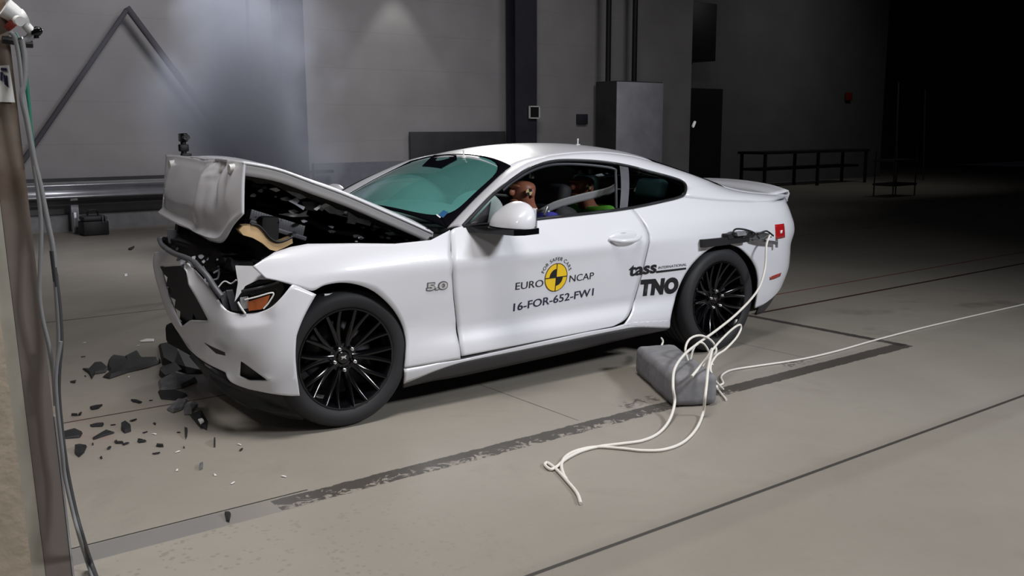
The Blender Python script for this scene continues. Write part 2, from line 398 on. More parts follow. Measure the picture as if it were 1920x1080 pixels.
def PX(p):
    d = p-CAM; w = d.dot(CW); return 960+F*d.dot(CR)/w, 540-F*d.dot(CU)/w
def SZ(x, y):
    """(s, z) of the body side seen at a photo point"""
    q = U(x, y, Y=-.9); s, z = q.x, q.z
    for _ in range(14):
        u, v = PX(BP(s, z)); e1, e2 = x-u, y-v
        if abs(e1)+abs(e2) < .02: break
        h = 1e-3; u1, v1 = PX(BP(s+h, z)); u2, v2 = PX(BP(s, z+h))
        a, b, c, d = (u1-u)/h, (u2-u)/h, (v1-v)/h, (v2-v)/h; D = a*d-b*c
        if abs(D) < 1e-6: break
        ds, dz = (e1*d-b*e2)/D, (a*e2-c*e1)/D
        k = min(1., .15/max(abs(ds), abs(dz), 1e-9)); s += ds*k; z += dz*k
    return Vector((s, z))
def SV(pt): return SZ(*pt) if pt[0] > 10 else Vector(pt)      # photo point, or (s, z) as given
def side_patch(name, A, B, m, parent, nu=6, nv=14, thick=.012, smoothB=False, off=0., inner='paint_in'):
    A = [SV(p) for p in A]; B = [SV(p) for p in B]; G = []; N = (len(A)-1)*nu
    for i in range(N+1):
        t = (len(A)-1)*i/N; a = cr(A, t)
        if smoothB: b = cr(B, t)
        else:
            k = min(int(t), len(B)-2); b = B[k].lerp(B[k+1], t-k)
        G.append([BP(*(a.lerp(b, j/nv)), off) for j in range(nv+1)])
    return sheet(name, G, m, parent, thick, out=(0.2, -1, 0), inner=inner)
car = thing('car', 'white two-door coupe with crushed front end and folded hood, parked on the test floor', 'car')
# fender, door, rocker, quarter panel
fen = side_patch('front_fender',
    [(759, 690), (761.5, 666), (762, 639), (756, 613), (744, 589), (724, 565), (697, 544), (667, 533), (638, 530), (608, 535), (586, 545), (562, 538), (545, 533), (520, 526), (498, 521)],
    [(863.5, 673), (859.5, 640), (854.5, 600), (850, 560), (847, 515), (845, 470), (844, 431), (808, 450), (740, 457), (670, 456), (577, 457), (545, 463), (514, 473), (492, 487), (474, 499)], 'paint', car)
door = side_patch('door',
    [(866, 668), (863, 648), (860, 625), (857, 600), (852.5, 560), (849.5, 520), (848, 490), (847, 460), (846, 445), (846, 433), (852, 428), (864, 425)],
    [(1150, 612), (1170, 601), (1180, 588), (1186.5, 570), (1193, 548), (1202.5, 515), (1210.5, 482), (1216.5, 455), (1215.5, 440), (1207, 421), (1196, 404), (1185, 391)], 'paint', car, nu=6, nv=40, smoothB=True)
rock = side_patch('rocker_panel',
    [(757, 720), (780, 711), (816, 696), (864, 680), (940, 664), (1021, 647.5), (1100, 631), (1162, 618.5), (1196, 614), (1254, 616)],
    [(759, 692), (790, 687), (820, 681), (864, 675), (940, 658), (1021, 640), (1100, 623), (1150, 614.5), (1185, 604), (1254, 600)], 'paint', car, nv=4)
skirt = side_patch('side_skirt',
    [(757, 728), (780, 722), (816, 714), (864, 706), (979, 681), (1060, 663), (1134, 645), (1200, 630), (1252, 619)],
    [(757, 719), (780, 711), (816, 695), (864, 679), (979, 655), (1060, 638), (1134, 623.5), (1200, 613), (1252, 616)], 'skirt', car, nv=4, off=-.004, inner='black')
qp = side_patch('rear_quarter_panel',
    [(1255.6, 615), (1257, 600), (1260, 584), (1265, 564), (1272, 541), (1281, 521), (1290, 506), (1300, 493), (1312, 480.6), (1324, 471), (1337, 463.5), (1352, 459), (1366, 457.5), (1378, 461), (1388, 465.5), (1398, 474), (1407, 484), (1414, 495), (1419, 507), (1422, 525), (1421.5, 540), (1420, 555), (1416, 578)],
    [(1170, 610), (1180.5, 594), (1185.5, 583), (1191, 562), (1197, 541), (1206, 510), (1213.5, 478), (1218.5, 455), (1217.5, 440), (1209, 421), (1186.5, 391), (1235, 380), (1280, 369), (2.70, .988), (2.86, .975), (3.05, .962), (3.3, .952), (3.64, .948), (3.66, .82), (3.66, .66), (3.64, .50), (3.55, .36), (3.22, .245)], 'paint', car, nv=24)
# rear corner and bumper
def total(z): return plan(z)[1][-1]+3.1
G = []
for i in range(25):
    z = .285+(.948-.285)*i/24; s0 = [3.45, 3.665][min(1, int(z > .36))] if False else (3.665 if z > .42 else 3.665-(.42-z)*1.1)
    T = total(z); G.append([BP(s0+(T-s0)*j/30, z) for j in range(31)])
rb = sheet('rear_bumper', G, 'paint', car, .012, out=(1, -1, 0), inner='paint_in'); mirrored(rb)
G = []
for i in range(6):
    z = .17+.125*i/5; T = total(max(z, .15)); G.append([BP(3.2+(T-3.2)*j/30, z, -.012) for j in range(31)])
rv = sheet('rear_valance', G, 'skirt', car, .012, out=(1, -1, 0)); mirrored(rv)
for o in (door, rock, skirt, qp): mirrored(o)
ff = mirrored(fen); bm = bmesh.new(); bm.from_mesh(ff.data)
bmesh.ops.delete(bm, geom=[v for v in bm.verts if v.co.x < -.12], context='VERTS'); bm.to_mesh(ff.data); bm.free()
# side frame (pillar, roof rail, rear pillar, shoulder)
R0, R1 = Vector((.755, -.735, .926)), Vector((1.318, -.556, 1.232))
def apl(t): p = R0.lerp(R1, t); p.z += .012*math.sin(PI*t); return p
SFA = [(864, 425), (885, 404), (908, 380), (931, 358), (956, 339), (974, 326), (994, 314), (1010, 308), (1028, 303), (1064, 299.5), (1095, 300), (1123.5, 302), (1171.5, 309), (1219, 321), (1267, 334), (1283, 342), (1288, 354), (1280, 369), (2.70, .988), (2.86, .975), (3.05, .962), (3.3, .952), (3.64, .948)]
SFB = [apl(0), apl(.2), apl(.42), apl(.66), apl(.9), Vector((1.39, -.556, 1.250)), Vector((1.47, -.557, 1.266)), Vector((1.55, -.557, 1.277)), Vector((1.63, -.557, 1.286)), Vector((1.80, -.557, 1.296)), Vector((1.94, -.557, 1.298)), Vector((2.07, -.557, 1.293)), Vector((2.3, -.56, 1.266)), Vector((2.52, -.575, 1.215)), Vector((2.74, -.605, 1.150)), Vector((2.84, -.625, 1.117)), Vector((2.93, -.645, 1.088)), Vector((3.0, -.665, 1.062)), Vector((3.08, -.69, 1.035)), Vector((3.2, -.72, 1.008)), Vector((3.33, -.75, .992)), Vector((3.46, -.765, .982)), Vector((3.66, -.735, .968))]
SFA = [BP(*SV(p)) for p in SFA]
def frame_grid(nu=5, nv=8):
    G = []; n = len(SFA)-1
    for i in range(n*nu+1):
        t = i/nu; a, b = cr(SFA, t), cr(SFB, t); row = []
        for j in range(nv+1):
            f = j/nv; p = a.lerp(b, f); bl = .055*(b-a).length*4*f*(1-f)*1.6
            row.append(p+Vector((0, -.72, .7))*bl)
        G.append(row)
    return G
sf = sheet('side_frame', frame_grid(), 'paint', car, .012, out=(0, -1, .5), inner='paint_in', ang=55); mirrored(sf)
# roof, rear window, boot lid share one crowned surface
RL = [Vector((p.x, -p.y, p.z)) for p in SFB[4:]]
ZC = [(1.30, 1.272), (1.37, 1.291), (1.5, 1.317), (1.7, 1.341), (1.9, 1.350), (2.15, 1.343), (2.4, 1.312), (2.62, 1.262), (2.85, 1.196), (3.05, 1.135), (3.2, 1.088), (3.35, 1.052), (3.5, 1.030), (3.62, 1.024), (3.70, 1.026), (3.76, 1.02)]
def lut(K, x):
    i, f = knot([k[0] for k in K], x); n = len(K)-1
    return c1([K[min(max(j, 0), n)][1] for j in (i-1, i, i+1, i+2)], f)
def roofp(t, v):
    """t index along the rail, v -1..1 across"""
    e = cr(RL, t); x = e.x + (1-v*v)*(.05 if e.x < 2 else .05+.08*min(1, (e.x-2)/1.)); zc = lut(ZC, min(x, 3.76))
    return Vector((x, e.y*v, e.z+(zc-e.z)*(1-abs(v)**2.3)))
def roof_grid(t0, t1, nt, nv=28): return [[roofp(t0+(t1-t0)*i/nt, -1+2*j/nv) for j in range(nv+1)] for i in range(nt+1)]
sheet('roof', roof_grid(0, 8.75, 40), 'paint', car, .012, out=(0, 0, 1), inner='interior')
sheet('rear_window', roof_grid(8.77, 13.6, 20), 'darkglass', car, .006, out=(0, 0, 1))
sheet('boot_lid', roof_grid(13.62, 18, 20), 'paint', car, .012, out=(0, 0, 1), inner='paint_in')
G = []                                                            # lip of the boot lid
for j in range(29):
    v = -1+2*j/28; p = roofp(18, v); q = roofp(17, v)
    G.append([q+Vector((-.04, 0, .002)), p+Vector((-.05, 0, .024)), p+Vector((.012, 0, .034)), p+Vector((.028, 0, .010)), p+Vector((0, 0, -.05))])
sheet('rear_spoiler', G, 'paint', car, .01, out=(0, 0, 1), ang=50)
G = []                                                            # tail face under the lip
for j in range(29):
    v = -1+2*j/28; p = roofp(18, v); q = BP(total(.945)-(abs(v) < 1 and 0), .945)
    y = p.y; T = total(.945); lo, hi = 3.66, T
    for _ in range(30):
        mid = (lo+hi)/2
        if -BP(mid, .945).y > abs(y): lo = mid
        else: hi = mid
    b = BP(lo, .945); b = Vector((b.x, math.copysign(abs(b.y), y), .945)); G.append([p+Vector((0, 0, -.045)), p.lerp(b, .5), b])
sheet('tail_panel', G, 'paint', car, .01, out=(1, 0, 0))
# windscreen with black border
def ws(u, v):
    """u -1..1 across (near to far), v 0 bottom .. 1 top"""
    w0 = Vector((.755-.055*(1-u*u), .735*u, .926+.07*(1-abs(u)**2.2)))
    w1 = Vector((1.318+.05*(1-u*u), .556*u, 1.232+.056*(1-abs(u)**2.2)))
    p = w0.lerp(w1, v); k = math.sin(PI*v)*.03; return p+Vector((-.4*k, 0, .9*k))*(.4+.6*(1-u*u))
def ws_in(a, b):
    """rounded inner outline of the clear glass: a -1..1, b -1..1 to u,v"""
    n = 5.
    k = (abs(a)**n+abs(b)**n)**(1/n) if (a or b) else 1; m = max(abs(a), abs(b))
    s = m/k if k else 1
    return a*s*.955, .5+.004+b*s*.474
NG = 36
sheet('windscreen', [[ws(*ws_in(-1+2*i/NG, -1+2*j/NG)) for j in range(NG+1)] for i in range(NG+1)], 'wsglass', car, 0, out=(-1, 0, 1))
ring = [(-1+2*i/NG, -1) for i in range(NG)]+[(1, -1+2*i/NG) for i in range(NG)]+[(1-2*i/NG, 1) for i in range(NG)]+[(-1, 1-2*i/NG) for i in range(NG)]
bm = bmesh.new(); rows = []
for a, b in ring+[ring[0]]:
    i_ = ws_in(a, b); o_ = (a, .5+b*.5); rows.append([ws(i_[0]+(o_[0]-i_[0])*k/3, i_[1]+(o_[1]-i_[1])*k/3)+Vector((-.001, 0, .002)) for k in range(4)])
sheet('windscreen_border', rows, 'frit', car, .006, out=(-1, 0, 1))
# mirror and sensor housing behind the glass, and the inspection sticker
bm = bmesh.new(); add_sph(bm, ws(.0, .66)+Vector((.05, 0, -.07)), (.02, .12, .035)); bm_obj('rear_view_mirror', bm, 'greyplastic', car)
def wsq(pts, m, name, off=.004):
    bm = bmesh.new(); add_prism(bm, [ws(*p)+Vector((-off*.45, 0, off*.9)) for p in pts], (.0009, 0, -.0018)); return bm_obj(name, bm, m, car)
def ws_at(x, y):
    u, v = -.8, .2
    for _ in range(20):
        a, b = PX(ws(u, v)); e1, e2 = x-a, y-b; h = 1e-3; a1, b1 = PX(ws(u+h, v)); a2, b2 = PX(ws(u, v+h))
        p, q, r_, s_ = (a1-a)/h, (a2-a)/h, (b1-b)/h, (b2-b)/h; D = p*s_-q*r_
        u += (e1*s_-q*e2)/D; v += (p*e2-r_*e1)/D
    return u, v
wsq([ws_at(*p) for p in ((792, 312), (806, 298), (814, 291.5), (856, 291.5), (857, 300), (828, 316))], 'frit', 'sensor_cover')
wsq([ws_at(*p) for p in ((822, 404), (832, 395), (841, 399), (831, 409))], 'bluesticker', 'inspection_sticker')
wsq([ws_at(*p) for p in ((818, 404), (820, 402.5), (827, 408), (825, 409.5))], 'white', 'white_sticker')
# side windows
def win(name, A, B, m, off=-.012, nu=5, nv=10):
    return side_patch(name, A, B, m, car, nu, nv, 0, True, off)
dg = win('door_window', [(880, 423), (930, 418), (1000, 411), (1060, 405), (1110, 400), (1168, 394)],
         [(882, 408), (937, 354), (1000, 312), (1060, 301), (1110, 302.5), (1168, 310)], 'winglass'); mirrored(dg)
qg = win('quarter_window', [(1176, 391), (1210, 384), (1245, 377), (1276, 370)], [(1176, 311), (1215, 321), (1250, 330), (1281, 342)], 'darkglass'); mirrored(qg)
bp_ = win('window_pillar', [(1163, 394), (1178, 391)], [(1162, 308), (1179, 312)], 'greyplastic', -.006); mirrored(bp_)
WO = [(868, 424), (908, 381), (931, 359), (956, 340), (994, 315), (1028, 304), (1064, 300.5), (1123.5, 303), (1171.5, 310), (1219, 322), (1266, 335), (1282, 343), (1286, 354), (1278, 368), (1236, 379), (1182, 390), (1114, 399), (1008, 410.5), (930, 419), (868, 424)]
def side_tube(name, pts, r, m, off=.0, res=6):
    P = spline([BP(*SV(p), off) for p in pts], (len(pts)-1)*res)
    bm = bmesh.new(); add_tube(bm, P, r, 6, raw=True); return bm_obj(name, bm, m, car, 60)
t_ = side_tube('window_trim', WO, .010, 'trim'); mirrored(t_)
t_ = side_tube('door_seal', [(948, 358), (968, 341), (1000, 322), (1032, 311), (1064, 308), (1110, 310), (1156, 317), (1161, 330), (1162, 392)], .009, 'greyplastic', -.03); mirrored(t_)
t_ = side_patch('mirror_sail', [(880, 423), (915, 419)], [(905, 396), (922, 377)], 'trim', car, 3, 4, .004, off=-.004); mirrored(t_)
side_tube('door_crease_seal', [(866, 673), (940, 657), (1021, 640), (1100, 623), (1150, 612)], .006, 'trim', -.012)
# under-structure: dark floor pan, cabin tub, wheel liners
bm = bmesh.new()
add_box(bm, Vector((1.55, 0, .235)), (3.7, 1.56, .13), bev=.03)
bm_obj('floor_pan', bm, 'liner', car)
bm = bmesh.new()
for sg in (-1, 1):
    add_box(bm, Vector((1.30, sg*.80, .50)), (1.55, .03, .50))
    add_box(bm, Vector((2.62, sg*.55, .62)), (.9, .03, .55))
add_box(bm, Vector((3.35, 0, .55)), (.5, 1.3, .5)); add_box(bm, Vector((.62, 0, .62)), (.05, 1.45, .62))
add_box(bm, Vector((3.02, 0, .86)), (.35, 1.3, .2)); add_box(bm, Vector((.80, 0, .86)), (.30, 1.5, .05))
bm_obj('cabin_tub', bm, 'interior', car)
def liner(x, y0, y1, z, r):
    bm = bmesh.new(); n = 40; R = []
    for k in range(n+1):
        a = -.35+(PI+.7)*k/n; R.append([Vector((x+r*math.cos(a), y, z+r*math.sin(a))) for y in (y0, y1)]+[Vector((x, y1, z))])
    return sheet('wheel_liner', R, 'liner', car, .004)
for sg in (-1, 1):
    liner(.045 if sg < 0 else .2, sg*.855, sg*.60, .35, .372); liner(2.685, sg*.890, sg*.62, .345, .395)
# ------------------------------------------------------------------ wheels
def wheel_meshes():
    """rim facing -Y around the origin, y = 0 at the outer lip"""
    I = Matrix(); bm = bmesh.new()
    add_lathe(bm, [(.253, .0), (.251, -.004), (.243, -.004), (.238, .006), (.232, .02), (.222, .07), (.218, .17), (.243, .215), (.253, .225), (.248, .22), (.245, .02)], I, 72)
    def yc(r): return .045-.05*max(0, (r-.07)/.17)**1.6                # concave spoke face
    for k in range(10):
        for sgn in (-1, 1):
            a0 = 2*PI*k/10+.05; sp = []
            for j in range(9):
                f = j/8; r = .05+.192*f; da = sgn*(.035+.115*max(0, (f-.12)/.88)); a = a0+da
                w = (.016-.006*f); t = Vector((-math.sin(a), 0, math.cos(a))); c = Vector((math.cos(a)*r, yc(r), math.sin(a)*r))
                sp.append([c-t*w+Vector((0, .035, 0)), c-t*w*.75, c-t*w*.2+Vector((0, -.004, 0)), c+t*w*.2+Vector((0, -.004, 0)), c+t*w*.75, c+t*w+Vector((0, .035, 0))])
            V = [[bm.verts.new(p) for p in row] for row in sp]
            for a, b in zip(V, V[1:]):
                for q in range(6): bm.faces.new((a[q], a[(q+1) % 6], b[(q+1) % 6], b[q]))
    add_lathe(bm, [(.0, .036), (.028, .036), (.032, .040), (.036, .046), (.07, .046), (.078, .055), (.08, .11), (.0, .11)], I, 48)
    bmesh.ops.recalc_face_normals(bm, faces=bm.faces)
    rim = bpy.data.meshes.new('wheel'); bm.to_mesh(rim); bm.free(); rim.materials.append(MT['gloss_black'])
    bm = bmesh.new()
    prof = [(.246, .012), (.255, -.003), (.268, -.011), (.290, -.016), (.312, -.013), (.328, -.002), (.338, .014), (.3415, .03)]
    for q in range(5): y = .045+q*.042; prof += [(.343, y), (.343, y+.03), (.336, y+.032), (.336, y+.038)]
    prof += [(.342, .25), (.336, .262), (.31, .272), (.28, .268), (.25, .245)]
    prof = [p for p in prof if p[1] < .275]
    add_lathe(bm, prof, I, 96); bmesh.ops.recalc_face_normals(bm, faces=bm.faces)
    ty = bpy.data.meshes.new('tyre'); bm.to_mesh(ty); bm.free(); ty.materials.append(MT['rubber'])
    bm = bmesh.new(); add_cyl(bm, (0, .042, 0), (0, .012, 0), .011, .009, 12); add_sph(bm, Vector((0, .012, 0)), (.009, .004, .009), 12)
    nut = bpy.data.meshes.new('lug_nut'); bm.to_mesh(nut); bm.free(); nut.materials.append(MT['chrome'])
    bm = bmesh.new(); add_lathe(bm, [(.06, .10), (.175, .10), (.175, .125), (.06, .125)], I, 48, True)
    disc = bpy.data.meshes.new('brake_disc'); bm.to_mesh(disc); bm.free(); disc.materials.append(MT['darkmetal'])
    bm = bmesh.new()                                                   # silver running-horse emblem on the cap
    pts = [(-.016, .004), (-.010, .008), (-.003, .007), (.004, .009), (.009, .013), (.014, .011), (.011, .006), (.008, .002), (.012, -.004), (.017, -.007), (.010, -.006), (.004, -.002), (-.003, -.002), (-.008, -.006), (-.014, -.010), (-.009, -.002), (-.012, .002)]
    add_prism(bm, [(x, .0345, z) for x, z in pts], (0, .002, 0))
    emb = bpy.data.meshes.new('cap_emblem'); bm.to_mesh(emb); bm.free(); emb.materials.append(MT['chrome'])
    for me in (rim, ty, nut, disc):
        for p in me.polygons: p.use_smooth = True
    return rim, ty, nut, disc, emb
RIM, TY, NUT, DISC, EMB = wheel_meshes()
def wheel(x, y, side, spin, steer=0):
    w = bpy.data.objects.new('wheel', RIM); COL.objects.link(w); w.parent = car
    w.location = (x, y*side*-1 if False else side*y, .343); w.rotation_euler = (0, spin, steer+(PI if side > 0 else 0)); w.rotation_mode = 'XYZ'
    for nm, me in (('tyre', TY), ('brake_disc', DISC), ('cap_emblem', EMB)):
        o = bpy.data.objects.new(nm, me); COL.objects.link(o); o.parent = w
        if nm == 'cap_emblem': o['label'] = 'silver horse emblem on the black wheel centre'
    for k in range(5):
        o = bpy.data.objects.new('lug_nut', NUT); COL.objects.link(o); o.parent = w
        a = PI/2+2*PI*k/5+.62; o.location = (.057*math.cos(a), 0, .057*math.sin(a))
    autosmooth(w, 40); return w
wheel(.066, .885, -1, .1, -.03); wheel(2.72, .940, -1, .55); wheel(.25, .80, 1, .3); wheel(2.72, .940, 1, .2)
# ------------------------------------------------------------------ front bumper (crushed)
CV = dict(t0=(593, 552, -.955), t1=(549, 532, -.94), t2=(515, 574, -.93), t3=(490, 586, -.86), t4=(453, 589, -.81), t5=(423, 584, -.76), t6=(408, 563, -.72),
    t7=(393, 541, -.67), t8=(371, 511, -.60), t9=(349, 493, -.50), t10=(325, 477, -.1), t11=(304, 470, .40), t12=(290, 473, .50),
    h0=(391, 602, -.66), h1=(371, 563, -.62), h2=(353, 534, -.57), h3=(347, 498, -.48), h4=(325, 499, -.05), h5=(301, 501, .38), h6=(315, 552, .30), h7=(330, 586, .10), h8=(340, 613, -.12), h9=(357, 600, -.36),
    l0=(286, 489, .52), l1=(288, 511, .5), l2=(301, 556, .42), l3=(316, 597, .28), l4=(334, 623, .05),
    b0=(352, 652, -.25), b1=(378, 678, -.50), b2=(423, 698, -.72), b3=(427, 717, -.74), b4=(467, 730, -.78), b5=(505, 738, -.88), b6=(541, 743, -.92), b7=(562, 742, -.935),
    m0=(567, 597, -.96), m1=(556, 630, -.96), m2=(553, 667, -.96), m3=(557, 705, -.95), i1=(518, 610, -.945), i2=(515, 645, -.94), i3=(509, 690, -.93),
    f1=(451, 676, -.80), f2=(504, 715, -.90), f3=(467, 713, -.80), f4=(449, 706, -.78), k1=(452, 615, -.83), k2=(450, 648, -.83),
    j1=(423, 612, -.785), j2=(420, 645, -.76), j3=(422, 671, -.745), n1=(391, 640, -.62))
CF = 't0 t1 i1 m0|t1 t2 i1|m0 i1 i2 m1|m1 i2 i3 m2|m2 i3 f2 m3|m3 f2 b5 b6|m3 b6 b7|t2 t3 i1|t3 t4 k1 i1|i1 k1 k2 i2|i2 k2 f1 i3|i3 f1 f2|f2 f3 b4 b5|f3 f4 b3 b4|t4 t5 j1 k1|k1 j1 j2 k2|k2 j2 j3 f1|f1 j3 b2 f4|f4 b2 b3|t5 t6 h0 j1|t6 t7 h1 h0|t7 t8 h2 h1|t8 t9 h3 h2|t9 t10 h4 h3|t10 t11 h5 h4|t11 t12 l0 h5|h5 l0 l1 h6|h6 l1 l2 h7|h7 l2 l3 h8|h8 l3 l4|h8 l4 b0 h9|h9 b0 n1 h0|h0 n1 j2 j1|n1 b0 b1|n1 b1 j3 j2|b1 b2 j3'
bm = bmesh.new(); cl = bm.edges.layers.float.new('crease_edge'); vl_ = bm.verts.layers.float.new('crease_vert'); BV = {k: bm.verts.new(U(v[0], v[1], Y=v[2])) for k, v in CV.items()}
for f in CF.split('|'): bm.faces.new([BV[k] for k in f.split()])
bmesh.ops.recalc_face_normals(bm, faces=bm.faces); bm.normal_update()
if sum((f.normal*f.calc_area() for f in bm.faces), Vector()).y > 0: bmesh.ops.reverse_faces(bm, faces=bm.faces)
for k in 'h0 h3 h5 h8 h9 h2 h7 f1 f2 f3 f4 t0 t1 t4 t9 t12 b0 b2 b4 b7 m1 m3'.split(): BV[k][vl_] = .95
for e in bm.edges:
    if e.is_boundary: e[cl] = .95
for a, b in (('t4', 'k1'), ('j1', 'k1'), ('k1', 'i1'), ('n1', 'j3'), ('n1', 'b0'), ('f1', 'f2')):
    for e in BV[a].link_edges:
        if e.other_vert(BV[a]) == BV[b]: e[cl] = .5
me = bpy.data.meshes.new('front_bumper'); bm.to_mesh(me); bm.free()
fb = link('front_bumper', me, car, 'paint'); me.materials.append(MT['paint_in'])
md = fb.modifiers.new('smooth', 'SUBSURF'); md.levels = md.render_levels = 3
md = fb.modifiers.new('thickness', 'SOLIDIFY'); md.thickness = .008; md.offset = -1; md.material_offset = 1; md.material_offset_rim = 0
def pprism(name, pts, d, m, parent, Y=None, X=None):
    bm = bmesh.new(); add_prism(bm, [U(p[0], p[1], Y=(p[2] if len(p) > 2 else Y), X=X) if X is None else U(p[0], p[1], X=X) for p in pts], d); return bm_obj(name, bm, m, parent)
def ptube(name, pts, r, m, parent, n=8, res=6): return tube(name, [U(p[0], p[1], Y=p[2]) for p in pts], r, m, parent, n, res)
# grille remains, fog lamp recess, torn seal, lower lip
def jag(bm, c, s, seed, n=26, amp=.35):
    """crumpled lump: displaced icosphere stretched to s"""
    r = bmesh.ops.create_icosphere(bm, subdivisions=4, radius=1)
    for v in r['verts']:
        p = v.co.copy(); k = noise.noise(p*2.3+Vector((seed, 0, 0)))*amp+noise.noise(p*6.1+Vector((0, seed, 0)))*amp*.5
        c8 = Vector([math.copysign(abs(q)**.55, q) for q in p]); v.co = Vector(c)+Vector([c8[i]*s[i]*(1+k) for i in range(3)])
bm = bmesh.new(); jag(bm, (-.22, -.16, .58), (.13, .46, .16), 3.3, amp=.12); bm_obj('radiator', bm, 'liner', car, 50)
pprism('grille', [(300, 500), (347, 497), (354, 533), (373, 563), (393, 601), (372, 604), (362, 588), (360, 612), (352, 626), (345, 624), (344, 606), (337, 598), (338, 584), (327, 577), (329, 562), (318, 556), (322, 541), (311, 536), (314, 520), (307, 514)], (.02, .02, 0), 'black', car, X=-.43)
pprism('fog_lamp_recess', [(448, 672, -.77), (512, 718, -.83), (467, 716, -.77), (446, 709, -.75)], (.05, .05, 0), 'black', car)
pprism('crease_shade', [(383, 643, -.66), (396, 650, -.71), (421, 661, -.78), (422, 667, -.78), (405, 663, -.73)], (.004, .004, 0), 'black', car)  # black patch painting the shade in the bumper crease
ptube('bumper_seal', [(299, 448, .45), (303, 458, .35), (313, 467, .15), (328, 476, -.1), (345, 482, -.35), (362, 490, -.5), (372, 500, -.6), (388, 517, -.66), (402, 538, -.7), (416, 556, -.74)], .014, 'greyplastic', car)
ptube('torn_trim', [(309, 486, .3), (332, 482, -.1), (350, 486, -.4), (362, 500, -.55)], .008, 'alu', car)
G = []                                                                 # dark air dam below the bumper
dam = [(352, 655, -.20), (380, 685, -.46), (425, 712, -.70), (467, 727, -.74), (505, 735, -.80), (541, 741, -.84), (572, 741, -.86)]
dlo = [(380, 690, -.20), (400, 722, -.42), (430, 750, -.62), (470, 768, -.68), (510, 777, -.74), (545, 782, -.79), (572, 785, -.82)]
for a, b in zip(dam, dlo):
    A_, B_ = U(a[0], a[1], Y=a[2]), U(b[0], b[1], Y=b[2]); G.append([A_.lerp(B_, j/5)+Vector((.02*math.sin(j*2.1+a[0]), .015*math.sin(j), 0)) for j in range(6)])
sheet('air_dam', G, 'black', car, .006, out=(0, -1, 0))
# headlamp
bm = bmesh.new()
lamp = [(446, 570, -.80), (453, 548, -.82), (466, 534, -.85), (485, 527, -.87), (510, 524, -.90), (528, 528, -.92), (533, 540, -.925), (524, 560, -.91), (512, 575, -.90), (488, 586, -.87), (460, 588, -.82), (447, 585, -.80)]
add_prism(bm, [U(p[0], p[1], Y=p[2]+.03) for p in lamp], (.07, .06, 0)); hl = bm_obj('headlamp', bm, 'gloss_black', car)
pprism('amber_reflector', [(464, 566, -.84), (506, 553, -.895), (500, 570, -.885), (490, 580, -.87), (466, 583, -.835)], (.006, .006, 0), 'orange', hl)
ptube('lamp_bezel', [(459, 562, -.835), (480, 557, -.865), (512, 549, -.90), (505, 566, -.89), (494, 579, -.875)], .0035, 'white', hl)
ptube('lamp_bezel', [(446, 566, -.81), (452, 577, -.82), (460, 588, -.825)], .005, 'white', hl)
pprism('lamp_bracket', [(450, 558, -.80), (464, 556, -.83), (467, 578, -.835), (452, 580, -.81)], (.004, .004, 0), 'paint_in', hl)
ptube('lamp_trim', [(453, 546, -.825), (480, 541, -.865), (500, 536, -.88), (522, 529, -.915)], .006, 'trim', hl)
# fender wing between lamp and radiator
pprism('lamp_panel', [(441, 498, -.70), (474, 499, -.78), (500, 497, -.83), (516, 524, -.88), (485, 524, -.85), (460, 536, -.81), (447, 556, -.775), (440, 566, -.75), (446, 530, -.74)], (.006, .004, 0), 'paint', car)
ptube('wheel_arch_clip', [(608, 553, -.87), (620, 552, -.87), (632, 549, -.87)], .006, 'white', car, 6, 3)
# ------------------------------------------------------------------ folded hood
HE = [(813, 436), (765, 414), (720, 394), (680, 376), (640, 359), (592, 341), (537, 319), (492, 308), (457, 303)]
HE = [U(x, y, Y=-.74) for x, y in HE]
FT = [(457, 303, -.74), (440, 300, -.66), (425, 299, -.55), (410, 298, -.42), (396, 299, -.30), (383, 300, -.15), (365, 296, .10), (345, 293, .36), (330, 291, .54), (311, 291, .72)]
FT = [U(x, y, Y=q) for x, y, q in FT]
FTD = spline(FT, 80)
def ridge(y):
    return min(FTD, key=lambda p: abs(p.y-y))
def hoodp(t, v):
    """t 0 cowl .. 1 ridge, v 0 near .. 1 far"""
    p = cr(HE, t*(len(HE)-1)); k = t**1.2
    z = p.z + (.050+.03*(1-t)**1.5)*math.sin(PI*min(1, v*1.15))**.8*(1-k*.6) + .006*min(1, v*8) + .010*k*math.sin(v*9+t*5)*t*min(1, v*6)
    q = Vector((p.x+.105*v*k, -.74+1.48*v, z)); w = t**7; rg = ridge(q.y)
    return Vector((q.x+(rg.x-q.x)*w, q.y, q.z+(rg.z-q.z)*w))
G = [[hoodp(i/32, j/28) for j in range(29)] for i in range(33)]
hood = sheet('hood', G, 'paint', car, .012, out=(0, 0, 1), inner='interior')
G = [[hoodp(i/32, 0)+Vector((0, .004+.004*j, -.004-.020*j)) for j in range(4)] for i in range(33)]
o = sheet('hood_flange', G, 'flange', car, .004, out=(0, -1, 0)); o.parent = hood  # its grey has the shade of this side-facing edge put into the colour
G = [[hoodp(i/32, 0)+Vector((0, .03+.012*j, -.045-.02*j-.006*math.sin(i*1.7))) for j in range(3)] for i in range(2, 31)]
o = sheet('hood_inner_frame', G, 'liner', car, .01, out=(0, -1, 0)); o.parent = hood
G = [[hoodp(i/32, .90)+Vector((0, .0, -.015-.07*j)) for j in range(8)] for i in range(33)]
o = sheet('hood_shade_sheet', G, 'interior', car, .006, out=(0, -1, 0)); o.parent = hood  # added dark sheet closing the far side, stands in for under-hood shade
FB = [(454, 401, -.74), (437, 426, -.66), (418, 454, -.57), (398, 453, -.46), (388, 448, -.35), (365, 436, -.15), (348, 428, .05), (330, 419, .28), (316, 411, .48), (303, 404, .68)]
FB = [U(x, y, Y=q) for x, y, q in FB]; G = []
